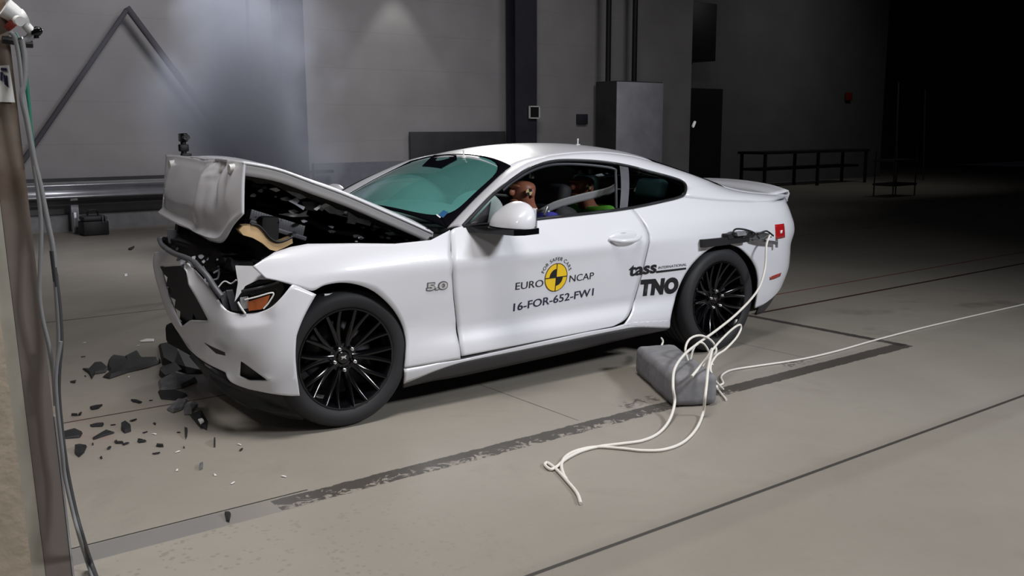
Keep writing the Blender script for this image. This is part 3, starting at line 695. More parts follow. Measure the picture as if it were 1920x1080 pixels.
for i in range(73):
    t = i/72*(len(FT)-1); a, b = cr(FT, t), cr(FB, t); row = []; u = i/72
    for j in range(33):
        f = j/32; p = a.lerp(b, f)
        edge = min(1, min(u, 1-u)*9)*min(1, f*8)
        d = -.035*math.sin(PI*f)*edge
        d -= .040*math.exp(-((u-.40-.10*f)/.045)**2)*math.sin(PI*min(1, f*1.0))**.6*(1-f*.5)*min(1, f*7)
        d += .022*math.exp(-((u-.27-.02*f)/.055)**2)*math.exp(-((f-.2)/.2)**2); d += .010*noise.noise(Vector((u*26, f*17, 4)))*math.exp(-((u-.36)/.13)**2)*math.exp(-((f-.10)/.11)**2)*2
        d -= .020*math.exp(-((u-.20)/.03)**2)*math.exp(-((f-.30)/.2)**2)
        d += .006*noise.noise(Vector((u*6, f*4, 1)))*edge+.008*math.exp(-((u-.33)/.08)**2)*math.sin(f*30)*math.exp(-f*9)
        d -= .022*math.exp(-((f-.94)/.04)**2)*(1 if u > .3 else u/.3)
        row.append(p+Vector((d, -.25*d, 0)))
    G.append(row)
o = sheet('hood_nose', G, 'paint', car, .012, out=(-1, -.2, 0), inner='interior', ang=60); o.parent = hood
bm = bmesh.new(); add_cyl(bm, U(327, 308, Y=.55)+Vector((-.03, 0, 0)), U(327, 308, Y=.55)+Vector((.02, 0, 0)), .022, .026, 16); o = bm_obj('bump_stop', bm, 'white', hood)
bm = bmesh.new(); add_cyl(bm, U(441, 316, Y=-.66)+Vector((-.03, 0, 0)), U(441, 316, Y=-.66)+Vector((.02, 0, 0)), .020, .026, 16); o = bm_obj('bump_stop', bm, 'white', hood)
# ------------------------------------------------------------------ engine bay
bm = bmesh.new(); jag(bm, (.16, 0, .62), (.47, .62, .20), 1.7, amp=.07)
add_box(bm, Vector((.20, -.03, .50)), (.84, 1.36, .5), bev=.03)
bay = bm_obj('engine_bay', bm, 'interior', car, 50)
bm = bmesh.new(); jag(bm, (-.31, -.06, .81), (.10, .50, .07), 5.1, amp=.2); o = bm_obj('crushed_upper_support', bm, 'liner', bay, 40)
bm = bmesh.new(); add_box(bm, Vector((-.20, -.16, .92)), (.10, .86, .22), Euler((0, .1, .07)), .02); bm_obj('cooling_shroud', bm, 'interior', bay)
pprism('bumper_foam', [(448, 431), (456, 424), (468, 423), (482, 424), (494, 434), (505, 446), (517, 454), (531, 453), (548, 446), (549, 456), (534, 464), (518, 471), (506, 468), (492, 456), (474, 446), (456, 441)], (.02, .10, 0), 'foam', bay, Y=-.66)
ptube('foam_edging', [(470, 420, -.665), (484, 423, -.665), (495, 433, -.665), (506, 446, -.665), (518, 453, -.665), (532, 452, -.665), (549, 444, -.665)], .006, 'black', bay)
bm = bmesh.new()
A_, B_ = U(466, 402, Y=-.52), U(566, 433, Y=-.52); d = (B_-A_)
for i in range(22): add_box(bm, A_+d*((i+.5)/22), (.016, .05, .055), Euler((0, .28, 0)), .002)
add_box(bm, (A_+B_)/2+Vector((0, 0, -.035)), (d.length*1.06, .07, .022), Euler((0, -math.atan2(d.z, d.x), 0)), .004)
bm_obj('intake_duct', bm, 'greyplastic', bay)
def bit(pts, Y, m, name='torn_bracket', d=(.012, .03, .0)): return pprism(name, pts, d, m, bay, Y=Y)
bit([(535, 357), (552, 353), (578, 370), (562, 374), (548, 366)], -.62, 'alu')
bit([(504, 354), (518, 352), (526, 357), (518, 360)], -.62, 'silver')
bit([(541, 377), (556, 371), (562, 377), (557, 382), (572, 388), (569, 394), (554, 384)], -.64, 'alu')
bit([(523, 402), (540, 400), (562, 401), (577, 394), (574, 402), (580, 406), (550, 407)], -.55, 'silver', 'silver_strut')
bit([(566, 378), (592, 378), (604, 392), (590, 396), (570, 392)], -.60, 'greyplastic', 'coil_cover')
bit([(607, 392), (622, 384), (648, 394), (642, 403), (618, 400)], -.62, 'alu', 'coolant_bottle')
bit([(601, 386), (612, 380), (624, 381), (616, 387), (606, 391)], -.66, 'silver')
bit([(588, 392), (600, 384), (604, 386), (594, 395)], -.66, 'silver')
bit([(654, 388), (664, 392), (676, 402), (668, 404), (656, 397)], -.64, 'silver')
bit([(600, 380), (606, 377), (616, 384), (604, 396), (598, 392)], -.62, 'alu')
bit([(652, 397), (668, 392), (700, 408), (694, 424), (672, 418), (652, 414)], -.62, 'alu', 'strut_tower')
bit([(652, 412), (668, 416), (666, 421), (650, 418)], -.58, 'alu')
bit([(706, 412), (722, 414), (738, 428), (728, 433), (708, 424)], -.58, 'alu')
bit([(736, 420), (752, 418), (770, 432), (762, 440), (742, 436)], -.6, 'greyplastic')
bit([(762, 428), (782, 430), (800, 443), (786, 447), (768, 440)], -.62, 'alu', 'hood_hinge')
ptube('hose', [(470, 345, -.3), (500, 352, -.3), (530, 372, -.35), (560, 400, -.4), (600, 420, -.45)], .02, 'black', bay)
ptube('hose', [(480, 380, -.4), (520, 388, -.4), (560, 404, -.45), (620, 430, -.5), (680, 440, -.55)], .018, 'black', bay)
ptube('wire', [(405, 545, -.6), (420, 528, -.6), (433, 532, -.62), (443, 525, -.65)], .004, 'white', bay)
ptube('wire', [(380, 500, -.5), (388, 515, -.5), (384, 528, -.55), (396, 535, -.6)], .006, 'alu', bay)
ptube('wire', [(400, 512, -.5), (410, 508, -.5), (408, 522, -.5), (398, 525, -.5)], .005, 'greyplastic', bay)
bit([(412, 552), (422, 548), (430, 566), (432, 580), (420, 578)], -.66, 'alu', 'bumper_beam')
bit([(424, 546), (436, 545), (444, 570), (446, 584), (434, 582)], -.68, 'greyplastic', 'crash_can')
bit([(312, 430), (330, 432), (338, 442), (330, 462), (316, 455)], .2, 'greyplastic')
rnd = random.Random(5)
for k in range(34):
    x = rnd.uniform(468, 790); ym = 302+(x-457)*.375+26; y = rnd.uniform(ym, min(455, ym+75)); s = rnd.uniform(2, 7)
    bit([(x+s*math.cos(a)*rnd.uniform(.6, 1.8), y+s*.6*math.sin(a)*rnd.uniform(.5, 1.3)) for a in [0, 1.3, 2.4, 3.6, 5]], -.60, rnd.choice(['greyplastic', 'black', 'alu', 'greyplastic', 'silver']), 'engine_fragment')
rnd = random.Random(9)
for k in range(16):
    x = rnd.uniform(330, 440); y = rnd.uniform(465, 500)+(x-330)*.25; s = rnd.uniform(2, 6)
    bit([(x+s*math.cos(a)*rnd.uniform(.6, 1.6), y+s*math.sin(a)*rnd.uniform(.5, 1.3)) for a in [0, 1.3, 2.4, 3.6, 5]], -.50, rnd.choice(['black', 'alu', 'greyplastic', 'silver']), 'support_fragment')
# ------------------------------------------------------------------ mirrors, handle, lamps, badge
def side_mirror(sg):
    c = Vector((.975, sg*1.035, .955)); bm = bmesh.new()
    r = bmesh.ops.create_uvsphere(bm, u_segments=32, v_segments=20, radius=1)
    for v in r['verts']:
        p = v.co.copy(); q = Vector([math.copysign(abs(k)**.8, k) for k in p]); z = max(q.z, -.12)
        v.co = c+Vector((q.x*.105*(1 if q.x < 0 else .62)+.02*z, sg*q.y*.145, z*.118*(1-.32*max(0, -q.x)-.12*max(0, -q.y))))
    mi = bm_obj('side_mirror', bm, 'paint', car, 50)
    bm = bmesh.new()
    P = [(-.10, -.13), (-.05, -.155), (.055, -.14), (.065, .12), (.0, .15), (-.10, .17), (-.20, .19), (-.14, .05)]
    add_prism(bm, [c+Vector((x, -sg*y*-1 if False else sg*(-y), -.014)) for x, y in P], (0, 0, -.030)); o = bm_obj('mirror_base', bm, 'gloss_black', mi)
    bm = bmesh.new(); add_box(bm, c+Vector((.064, 0, .035)), (.008, .22, .10), bev=.003); bm_obj('mirror_glass', bm, 'chrome', mi)
    return mi
side_mirror(-1); side_mirror(1)
def hpt(x, y, off): s, z = SZ(x, y); return BP(s, z, off)
h0, h1 = hpt(1141, 449, .012), hpt(1199, 443, .012)
bm = bmesh.new(); add_sph(bm, hpt(1171, 446, -.012), (.135, .020, .044), 28); rc = bm_obj('door_handle', bm, 'paint', door, 60)
bm = bmesh.new(); add_sph(bm, hpt(1168, 440, .006), (.055, .006, .016), 20); bm_obj('handle_shade', bm, 'paint_in', door, 60)  # grey ellipse painting the shade of the handle bowl
bm = bmesh.new(); add_tube(bm, [h0, hpt(1155, 451, .034), hpt(1171, 450, .042), hpt(1186, 448, .034), h1], lambda t: .009+.006*math.sin(PI*t), 12, 6); bm_obj('handle_bar', bm, 'paint', door, 60)
def decal(name, pts, m, parent, off=.003):
    bm = bmesh.new(); bm.faces.new([bm.verts.new(BP(*SZ(*p), off)) for p in pts]); 
    n = next(iter(bm.faces)); n.normal_update()
    if n.normal.y > 0: n.normal_flip()
    me = bpy.data.meshes.new(name); bm.to_mesh(me); bm.free(); return link(name, me, parent, m, False)
tl = side_patch('tail_lamp', [(1454, 448), (1463, 447), (1471, 445)], [(1452.5, 421), (1462, 420), (1469, 419)], 'red', car, 4, 5, .004, off=.004, inner='red'); mirrored(tl)
o = side_patch('tail_lamp_lens', [(1462, 438), (1465, 437)], [(1462, 432), (1466, 431)], 'white', car, 3, 3, .002, off=.007, inner='white'); o.parent = tl
o = side_patch('side_marker', [(1443, 525), (1452, 522.5), (1462, 518)], [(1443, 519.5), (1453, 515.5), (1464, 511.5)], 'redm', car, 4, 3, .004, off=.004, inner='redm'); mirrored(o)
# ------------------------------------------------------------------ lettering
def text_mesh(s, bold=0., spacing=1.):
    cu = bpy.data.curves.new('t', 'FONT'); cu.body = s; cu.offset = bold; cu.space_character = spacing; cu.resolution_u = 4
    o = bpy.data.objects.new('t', cu); COL.objects.link(o); bpy.context.view_layer.update()
    me = bpy.data.meshes.new_from_object(o.evaluated_get(bpy.context.evaluated_depsgraph_get())); bpy.data.objects.remove(o); bpy.data.curves.remove(cu)
    return me
def side_text(name, s, L, R, cap, m, parent, bold=0., spacing=1., off=.0025, fac=.73):
    me = text_mesh(s, bold, spacing); xs = [v.co.x for v in me.vertices]; x0, x1 = min(xs), max(xs)
    a, b = SZ(*L), SZ(*R); top = SZ(L[0], L[1]-cap); kz = (top.y-a.y)/fac
    bm = bmesh.new(); bm.from_mesh(me)
    for v in bm.verts:
        f = (v.co.x-x0)/(x1-x0); q = a.lerp(b, f); v.co = BP(q.x, q.y+v.co.y*kz, off)
    bmesh.ops.recalc_face_normals(bm, faces=bm.faces)
    for f in bm.faces:
        if f.normal.y > 0: f.normal_flip()
    bm.to_mesh(me); bm.free(); me.name = name; return link(name, me, parent, m, False)
side_text('door_lettering', 'EURO', (966, 543.5), (1018, 537), 14, 'inkb', door)
side_text('door_lettering', 'NCAP', (1067, 529), (1112.5, 522.5), 13.2, 'inkb', door)
side_text('test_number', '16-FOR-652-FW1', (962, 583.5), (1112, 553.5), 15, 'navy', door, .012)
side_text('sponsor_lettering', 'tass', (1178, 517.5), (1230, 510.5), 23, 'inkb', qp, .032, 1.0)
side_text('sponsor_lettering', 'INTERNATIONAL', (1234, 504.5), (1287, 498), 5, 'inkb', qp)
decal('lettering_bar', [(1230, 508), (1286, 501.5), (1286, 505), (1230, 512)], 'inkb', qp)
side_text('sponsor_lettering', 'TNO', (1198, 553), (1270, 547), 27, 'inkb', qp, .075, 1.08)
side_text('badge_base', '5.0', (798.5, 545), (839.5, 541), 14, 'greyplastic', fen, .085, 1.0, .002)
side_text('engine_badge', '5.0', (800, 544), (838, 540.5), 12.5, 'chrome', fen, .03, 1.0, .004)
cs = SZ(1042.3, 520); RR = abs(SZ(1042.3, 493.5).y-cs.y)
def rpt(r, a, off): return BP(cs.x+r*math.cos(a), cs.y+r*math.sin(a), off)
def disc(name, r0, r1, a0, a1, m, off, n=48):
    bm = bmesh.new(); G = [[rpt(r0+(r1-r0)*j/4, a0+(a1-a0)*i/n, off) for j in range(5)] for i in range(n+1)]
    add_grid(bm, G); bmesh.ops.recalc_face_normals(bm, faces=bm.faces)
    me = bpy.data.meshes.new(name); bm.to_mesh(me); bm.free(); return link(name, me, door, m)
disc('roundel', .001, RR, 0, 2*PI, 'yellow', .0022)
disc('roundel_ring', RR*.95, RR, 0, 2*PI, 'inkb', .003)
disc('roundel_quarter', .001, RR*.60, PI/2, PI, 'inkb', .003, 16); disc('roundel_quarter', .001, RR*.60, -PI/2, 0, 'inkb', .003, 16)
for (dx, dz) in ((1, .035), (.035, 1)):
    bm = bmesh.new(); G = [[BP(cs.x+RR*.97*dx*(2*i/12-1), cs.y+RR*.97*dz*(2*j/12-1), .0034) for j in range(13)] for i in range(13)]
    add_grid(bm, G); me = bpy.data.meshes.new('roundel_cross'); bm.to_mesh(me); bm.free(); link('roundel_cross', me, door, 'inkb')
s_ = 'FOR SAFER CARS'; me = text_mesh(s_, .0, 1.1); xs = [v.co.x for v in me.vertices]; w_ = max(xs)
bm = bmesh.new(); bm.from_mesh(me)
for v in bm.verts:
    a = math.radians(162)-math.radians(144)*v.co.x/w_; r = RR*(1.17+.36*v.co.y); v.co = rpt(r, a, .0025)
bmesh.ops.recalc_face_normals(bm, faces=bm.faces)
bm.to_mesh(me); bm.free(); me.name = 'arched_lettering'; link('arched_lettering', me, door, 'inkb', False)
# roof targets
def pinpt(v, t): return roofp(t, v)
for (px_, py_) in ((860, 271), (1083.5, 276)):
    best = min(((abs(PX(roofp(t*.1, -.15))[0]-px_), t*.1) for t in range(0, 90)))[1]; p = roofp(best, -.15)
    bm = bmesh.new(); add_cyl(bm, p-Vector((0, 0, .004)), p+Vector((0, 0, .006)), .016, n=16); add_cyl(bm, p, p+Vector((0, 0, .035)), .004, n=10); add_cyl(bm, p+Vector((0, 0, .033)), p+Vector((0, 0, .043)), .0055, n=10)
    bm_obj('roof_pin', bm, 'white', car)
0 and sheet('roof_glare_strip', [[roofp(1.6+2.0*i/8, -.62+.42*j/6)+Vector((0, 0, .003)) for j in range(7)] for i in range(9)], 'white', car, .002, out=(0, 0, 1))  # switched off: white strip imitating a glare reflection on the roof

# ------------------------------------------------------------------ cabin
bm = bmesh.new(); add_box(bm, Vector((1.06, 0, .80)), (.46, 1.36, .20), bev=.06, seg=4); add_box(bm, Vector((.90, 0, .90)), (.30, 1.30, .03), bev=.01)
bm_obj('dashboard', bm, 'seat', car)
bm = bmesh.new(); add_sph(bm, Vector((1.12, .30, 1.01)), (.20, .38, .15), 32); add_sph(bm, Vector((.98, -.05, .955)), (.20, .50, .07), 32); bm_obj('passenger_airbag', bm, 'airbag', car, 60)
bm = bmesh.new(); add_sph(bm, Vector((1.22, -.34, .95)), (.10, .24, .14), 32, Euler((0, .4, 0))); bm_obj('driver_airbag', bm, 'airbag', car, 60)
bm = bmesh.new(); add_lathe(bm, [(.18+.015*math.cos(a), .015*math.sin(a)) for a in [2*PI*k/10 for k in range(10)]], Matrix.Translation((1.30, -.38, .84)) @ Euler((0, 0, PI/2)).to_matrix().to_4x4() @ Euler((-.4, 0, 0)).to_matrix().to_4x4(), 40, True)
bm_obj('steering_wheel', bm, 'gloss_black', car)
def seat(x, y, name='seat', hr='seat'):
    bm = bmesh.new(); add_box(bm, Vector((x-.15, y, .36)), (.52, .50, .16), bev=.05, seg=3); add_box(bm, Vector((x+.16, y, .68)), (.16, .48, .62), Euler((0, .30, 0)), .06, 3)
    o = bm_obj(name, bm, 'seat', car); bm = bmesh.new(); add_box(bm, Vector((x+.29, y, 1.03)), (.10, .25, .15), Euler((0, .25, 0)), .04, 3)
    add_cyl(bm, (x+.25, y-.05, .9), (x+.28, y-.05, 1.0), .008); add_cyl(bm, (x+.25, y+.05, .9), (x+.28, y+.05, 1.0), .008)
    q = bm_obj('headrest', bm, hr, o); return o
seat(1.50, -.38); seat(1.82, .38, hr='greyplastic')
seat(2.40, -.34, 'rear_seat', 'teal'); seat(2.40, .34, 'rear_seat', 'teal')
bm = bmesh.new()
BL = [U(1152, 352, Y=-.64), U(1135, 360, Y=-.62), U(1080, 373, Y=-.58), U(1040, 385, Y=-.55), U(1018, 396, Y=-.52), U(1003, 404, Y=-.48)]
G = [[p+Vector((0, 0, .024-.012*j)) for j in range(5)] for p in spline(BL, 30)]
sheet('seat_belt', G, 'belt', car, .003)
bm = bmesh.new(); add_box(bm, U(1024, 396, Y=-.56), (.02, .012, .06), Euler((0, .5, 0)), .003); add_box(bm, U(1030, 402, Y=-.56), (.02, .012, .05), Euler((0, -.3, 0)), .003); bm_obj('belt_sensor', bm, 'steel', car)
# ------------------------------------------------------------------ crash test dummies
def skin_body(name, nodes, edges, m, parent, root=0, sub=2):
    me = bpy.data.meshes.new(name); me.from_pydata([n[0] for n in nodes], edges, [])
    o = bpy.data.objects.new(name, me); COL.objects.link(o); o.parent = parent; me.materials.append(MT[m])
    md = o.modifiers.new('skin', 'SKIN'); sk = me.skin_vertices[0].data
    for i, n in enumerate(nodes): sk[i].radius = (n[1], n[2] if len(n) > 2 else n[1]); sk[i].use_root = (i == root)
    md.use_smooth_shade = True; ms = o.modifiers.new('sub', 'SUBSURF'); ms.levels = ms.render_levels = sub; return o
def dummy(hx, hy, hz_, lean, label, shirt, sleeve, hands):
    """hx, hy, hz_: head centre"""
    V = Vector; t = thing('crash_test_dummy', label, 'crash test dummy', (hx+lean, hy, 0), 'crash test dummies in the car')
    O = V((-(hx+lean), -hy, 0))
    head = V((hx, hy, hz_)); neck = V((hx+.05*lean/.2, hy, hz_-.16)); chest = V((hx+lean*.5, hy, hz_-.27)); waist = V((hx+lean*.8, hy, hz_-.47)); pel = V((hx+lean, hy, hz_-.62))
    N = [(pel, .13, .11), (waist, .11, .10), (chest, .14, .11), (neck, .055), (head+V((.005, 0, -.07)), .062), (head+V((0, 0, .0)), .085), (head+V((.01, 0, .06)), .07)]
    E_ = [(0, 1), (1, 2), (2, 3), (3, 4), (4, 5), (5, 6)]
    def add(p, r, par): N.append((p, r)); E_.append((par, len(N)-1)); return len(N)-1
    for sg in (-1, 1):
        sh = add(chest+V((-.01, sg*.16, .10)), .05, 2); el = add(chest+V((-.12, sg*.22, -.12)), .040, sh)
        hd = V(hands)+V((0, sg*.15, 0)); wr = add(hd, .026, el); d = (hd-N[el][0]).normalized()
        pm = add(hd+d*.05, .030, wr)
        for q, (off, ln) in enumerate(((-.027, .060), (-.010, .070), (.008, .066), (.025, .052))):
            k = add(hd+d*.095+V((0, off, 0)), .0095, pm); k2 = add(hd+d*(.095+ln*.5)+V((0, off, -.010)), .0088, k); add(hd+d*(.09+ln*.8)+V((0, off, -.032)), .0078, k2)
        th = add(hd+d*.035+V((0, -sg*.040, -.004)), .0105, wr); add(hd+d*.07+V((0, -sg*.056, -.018)), .0088, th)
        hp = add(pel+V((-.03, sg*.09, -.01)), .085, 0); kn = add(pel+V((-.40, sg*.12, .12)), .058, hp); an = add(pel+V((-.62, sg*.12, -.22)), .038, kn); add(pel+V((-.76, sg*.12, -.20)), .032, an)
    N = [(n[0]+O, *n[1:]) for n in N]
    skin_body('body', N, E_, 'skin', t)
    # face: brow, nose, mouth, ears
    bm = bmesh.new(); h = head+O
    add_sph(bm, h+V((-.083, 0, -.010)), (.022, .013, .022)); add_sph(bm, h+V((-.070, 0, .025)), (.020, .055, .012)); add_sph(bm, h+V((-.070, 0, -.060)), (.022, .028, .009)); add_sph(bm, h+V((-.06, 0, -.083)), (.03, .03, .022))
    for sg in (-1, 1): add_sph(bm, h+V((.01, sg*.078, -.015)), (.017, .010, .028))
    bm_obj('face', bm, 'skin', t, 60)
    bm = bmesh.new(); add_cyl(bm, h+V((.03, -.045, .07)), h+V((.03, -.045, .10)), .016); add_cyl(bm, h+V((-.045, -.03, .07)), h+V((-.05, -.03, .095)), .016); bm_obj('head_bracket', bm, 'steel', t)
    # target sticker on the temple
    c = h+V((-.022, -.080, -.008)); r = .021; nrm = V((-.25, -1, 0)).normalized(); ax = V((1, -.25, 0)).normalized()
    for k in range(4):
        bm = bmesh.new(); vs = [bm.verts.new(c+nrm*.010)]
        for j in range(9): a = PI/2*(k+j/8)+.2; vs.append(bm.verts.new(c+nrm*.010+ax*r*math.cos(a)+V((0, 0, 1))*r*math.sin(a)))
        bm.faces.new(vs); bm_obj('target_sticker', bm, 'yellowp' if k % 2 else 'inkb', t)
    P = [(waist+O+V((0, 0, -.04)), .125, .12), (chest+O+V((0, 0, -.02)), .155, .125), (chest+O+V((0, 0, .10)), .13, .10)]
    skin_body('shirt', P+[(chest+O+V((-.01, s_*.17, .09)), .065) for s_ in (-1, 1)]+[(chest+O+V((-.07, s_*.20, -.02)), .058) for s_ in (-1, 1)], [(0, 1), (1, 2), (1, 3), (1, 4), (3, 5), (4, 6)], shirt, t)
    return t
h = U(981, 356, Y=-.40); dummy(h.x, h.y, h.z, .22, 'brown crash test dummy in the driver seat leaning onto the airbag, nearer the mirror', 'blue', 'blue', (1.40, -.40, .86))
h = U(1092, 346, Y=-.33); dummy(h.x, h.y, h.z, .20, 'brown crash test dummy in green shirt leaning forward from the back seat', 'green', 'greycloth', (h.x-.12, h.y, .50))
# ------------------------------------------------------------------ sensor rail on the rear wing
t = thing('sensor_rail', 'black sensor bar with clamps fixed to the white car above its rear wheel', 'sensor', BP(*SZ(1350, 452), .02))
def sp_(x, y, off): return BP(*SZ(x, y), off)-t.location
bm = bmesh.new(); add_prism(bm, [sp_(1311, 449, .004), sp_(1352, 445, .004), sp_(1394, 441, .004), sp_(1394, 453, .004), sp_(1352, 459, .004), sp_(1312, 464, .004)], (0, -.045, .004)); bm_obj('bar', bm, 'black', t)
bm = bmesh.new(); add_prism(bm, [sp_(1353, 438, .004), sp_(1398, 432, .004), sp_(1399, 443, .004), sp_(1354, 447, .004)], (0, -.05, 0)); bm_obj('amplifier_box', bm, 'black', t)
bm = bmesh.new(); add_prism(bm, [sp_(1363, 434, .03), sp_(1380, 432, .03), sp_(1382, 439, .03), sp_(1365, 441, .03)], (0, -.05, 0)); bm_obj('connector', bm, 'alu', t)
bm = bmesh.new(); add_tube(bm, [sp_(1404, 448, .03), sp_(1420, 451, .035), sp_(1449, 455, .03)], .012, 12); add_cyl(bm, sp_(1449, 448, .03), sp_(1449, 463, .03), .009); bm_obj('clamp_rod', bm, 'steel', t)
bm = bmesh.new(); add_prism(bm, [sp_(1400, 436, .01), sp_(1418, 434, .01), sp_(1432, 437, .01), sp_(1436, 444, .01), sp_(1412, 449, .01), sp_(1402, 447, .01)], (0, -.04, 0)); bm_obj('clamp', bm, 'steel', t)
for P, r in (([(1362, 440), (1361, 431), (1372, 428), (1388, 430), (1400, 436), (1398, 445)], .006), ([(1380, 444), (1388, 434), (1402, 435), (1412, 446)], .005), ([(1408, 437), (1420, 432), (1430, 434), (1438, 441)], .006)):
    bm = bmesh.new(); add_tube(bm, [sp_(x, y, .055+.01*math.sin(i*2)) for i, (x, y) in enumerate(P)], r, 8, 6); bm_obj('wire_loop', bm, 'black', t)
# ------------------------------------------------------------------ cables and padded block on the floor
def Z(x, y, z=.008): return U(x, y, Z=z)
def cable(label, P, r, m, group=None, n=8):
    o = tube('cable', P, r, m, None, n, 8); tag(o, label, 'cable', group); return reloc(o, P[0])
Yb = lambda x, y, q: U(x, y, Y=q)
cable('white cable from the sensor bar, looping down over the padded block onto the floor', [BP(*SZ(1432, 440), .05), Yb(1437, 460, -1.05), Yb(1434, 505, -1.08), Yb(1420, 545, -1.14), Yb(1385, 585, -1.22), Yb(1345, 618, -1.32), Yb(1310, 643, -1.42), Yb(1283, 665, -1.52), Yb(1265, 692, -1.62), Yb(1262, 725, -1.72), Yb(1265, 755, -1.74), Z(1255, 788, .02), Z(1235, 812), Z(1205, 826), Z(1165, 832), Z(1125, 837), Z(1090, 846), Z(1062, 860), Z(1044, 875), Z(1032, 880), Z(1022, 872), Z(1027, 868), Z(1045, 882), Z(1066, 905), Z(1082, 925), Z(1089, 944)], .0075, 'cable')
cable('white cable curving in front of the padded block, outer loop on the floor', [Yb(1297, 706, -1.72), Yb(1312, 688, -1.68), Yb(1328, 668, -1.64), Yb(1335, 655, -1.62), Yb(1328, 690, -1.76), Yb(1325, 720, -1.83), Yb(1322, 745, -1.87), Z(1318, 775, .02), Z(1305, 805), Z(1280, 830), Z(1245, 843), Z(1205, 845), Z(1165, 841), Z(1120, 838), Z(1085, 844), Z(1062, 855), Z(1053, 870), Z(1056, 888), Z(1063, 900)], .0075, 'cable')
cable('thin white cable running from the padded block to the far right', [Z(1308, 742), Z(1325, 742), Z(1335, 738), Z(1330, 730), Z(1350, 722), Z(1356, 718), Z(1352, 708), Z(1358, 700), Z(1375, 693), Z(1420, 686), Z(1500, 674), Z(1570, 658), Z(1640, 638), Z(1720, 617), Z(1800, 598), Z(1870, 582), Z(1960, 562), Z(2080, 538)], .0062, 'cable')
cable('white cable loop standing up behind the padded block', [Yb(1290, 676, -1.46), Yb(1285, 655, -1.44), Yb(1293, 636, -1.42), Yb(1312, 629, -1.40), Yb(1332, 637, -1.40), Yb(1343, 655, -1.42), Yb(1337, 672, -1.46), Yb(1330, 700, -1.52), Yb(1345, 728, -1.56), Z(1362, 750)], .0065, 'cable')
cable('white cable loop rising beside the rear wheel', [Yb(1296, 720, -1.60), Yb(1310, 700, -1.58), Yb(1325, 672, -1.52), Yb(1345, 645, -1.44), Yb(1372, 618, -1.36), Yb(1387, 609, -1.33), Yb(1389, 617, -1.33), Yb(1380, 634, -1.38), Yb(1360, 655, -1.44), Yb(1342, 668, -1.50), Yb(1332, 690, -1.56), Yb(1340, 712, -1.60), Z(1356, 730)], .0065, 'cable')
cable('short white cable arch just above the padded block', [Yb(1294, 678, -1.45), Yb(1300, 655, -1.44), Yb(1309, 643, -1.43), Yb(1320, 645, -1.43), Yb(1330, 662, -1.44), Yb(1336, 685, -1.48)], .006, 'cable')
cable('tiny white cable end poking up behind the padded block', [Z(1238, 655, .15)+Vector((0, .05, -.14)), Z(1240, 650, .15), Z(1243, 640, .15), Z(1240, 634, .15)], .006, 'cable')
A_, B_ = Vector((1.896, -1.01, 0)), Vector((1.545, -1.640, 0)); ax = (B_-A_).normalized(); sd = Vector((-ax.y, ax.x, 0))
if sd.x < 0: sd = -sd
bm = bmesh.new(); ln = (B_-A_).length; c = A_+ax*ln/2+sd*.125+Vector((0, 0, .085))
add_box(bm, Vector(), (ln, .25, .17), bev=.035, seg=4)
bmesh.ops.subdivide_edges(bm, edges=[e for e in bm.edges if e.calc_length() > .08], cuts=14, use_grid_fill=True)
for v in bm.verts: v.co += v.co.normalized()*.006*noise.noise(v.co*9)+Vector((0, 0, .004*noise.noise(v.co*22)))*(v.co.z > 0)
bmesh.ops.transform(bm, matrix=Matrix.Translation(c+Vector((0, 0, .003))) @ Matrix((ax, sd, Vector((0, 0, 1)))).transposed().to_4x4(), verts=bm.verts)
o = bm_obj('padded_block', bm, 'pad', None, 60); tag(o, 'grey padded block lying on the floor beside the rear wheel', 'padded block'); reloc(o, (c.x, c.y, 0))
# ------------------------------------------------------------------ barrier on the left
t = thing('crash_barrier', 'tan concrete barrier with rusty brown steel facing at the left edge', 'barrier', (-1.7, -.2, 0))
def slab(name, xa, xb, lean, y0, y1, z1, m):
    bm = bmesh.new(); add_box(bm, Vector(), (1, 1, 1)); 
    for v in bm.verts:
        v.co = Vector((xa if v.co.x < 0 else xb, y0 if v.co.y < 0 else y1, 0 if v.co.z < 0 else z1)); v.co.x -= lean*v.co.z; v.co -= t.location
    return bm_obj(name, bm, m, t)
MT['rust'] = mat('rusty_steel', (.085, .072, .068), .6, var=.45, vscale=3.5, bump=.2)
M, nt, b = node_mat('rust_top'); tc = nt.nodes.new('ShaderNodeTexCoord'); n_ = nt.nodes.new('ShaderNodeTexNoise'); n_.inputs['Scale'].default_value = 7; n_.inputs['Detail'].default_value = 8; nt.links.new(tc.outputs['Object'], n_.inputs['Vector'])
r_ = nt.nodes.new('ShaderNodeValToRGB'); r_.color_ramp.elements[0].color = (.12, .08, .055, 1); r_.color_ramp.elements[1].color = (.22, .175, .145, 1); r_.color_ramp.elements[0].position = .38; r_.color_ramp.elements[1].position = .62
nt.links.new(n_.outputs['Fac'], r_.inputs[0])
sp = nt.nodes.new('ShaderNodeSeparateXYZ'); nt.links.new(tc.outputs['Object'], sp.inputs[0])
mx = nt.nodes.new('ShaderNodeMix'); mx.data_type = 'RGBA'; nt.links.new(math_node(nt, 'MULTIPLY_ADD', sp.outputs[2], 2.2, -2.0, True), mx.inputs[0]); mx.inputs[6].default_value = (.19, .16, .15, 1); nt.links.new(r_.outputs[0], mx.inputs[7])
nt.links.new(mx.outputs[2], b.inputs['Base Color']); b.inputs['Roughness'].default_value = .5; MT['rust'] = M
MT['conc'] = mat('barrier_concrete', (.42, .355, .28), .85, var=.2, vscale=5, bump=.35, bscale=26)
slab('steel_facing', -1.468, -1.392, .024, -1.75, 1.3, 2.6, 'rust')
slab('edge_strip', -1.508, -1.470, .024, -1.755, 1.3, 2.6, mat('edge_grey', (.38, .36, .31), .7, var=.15))
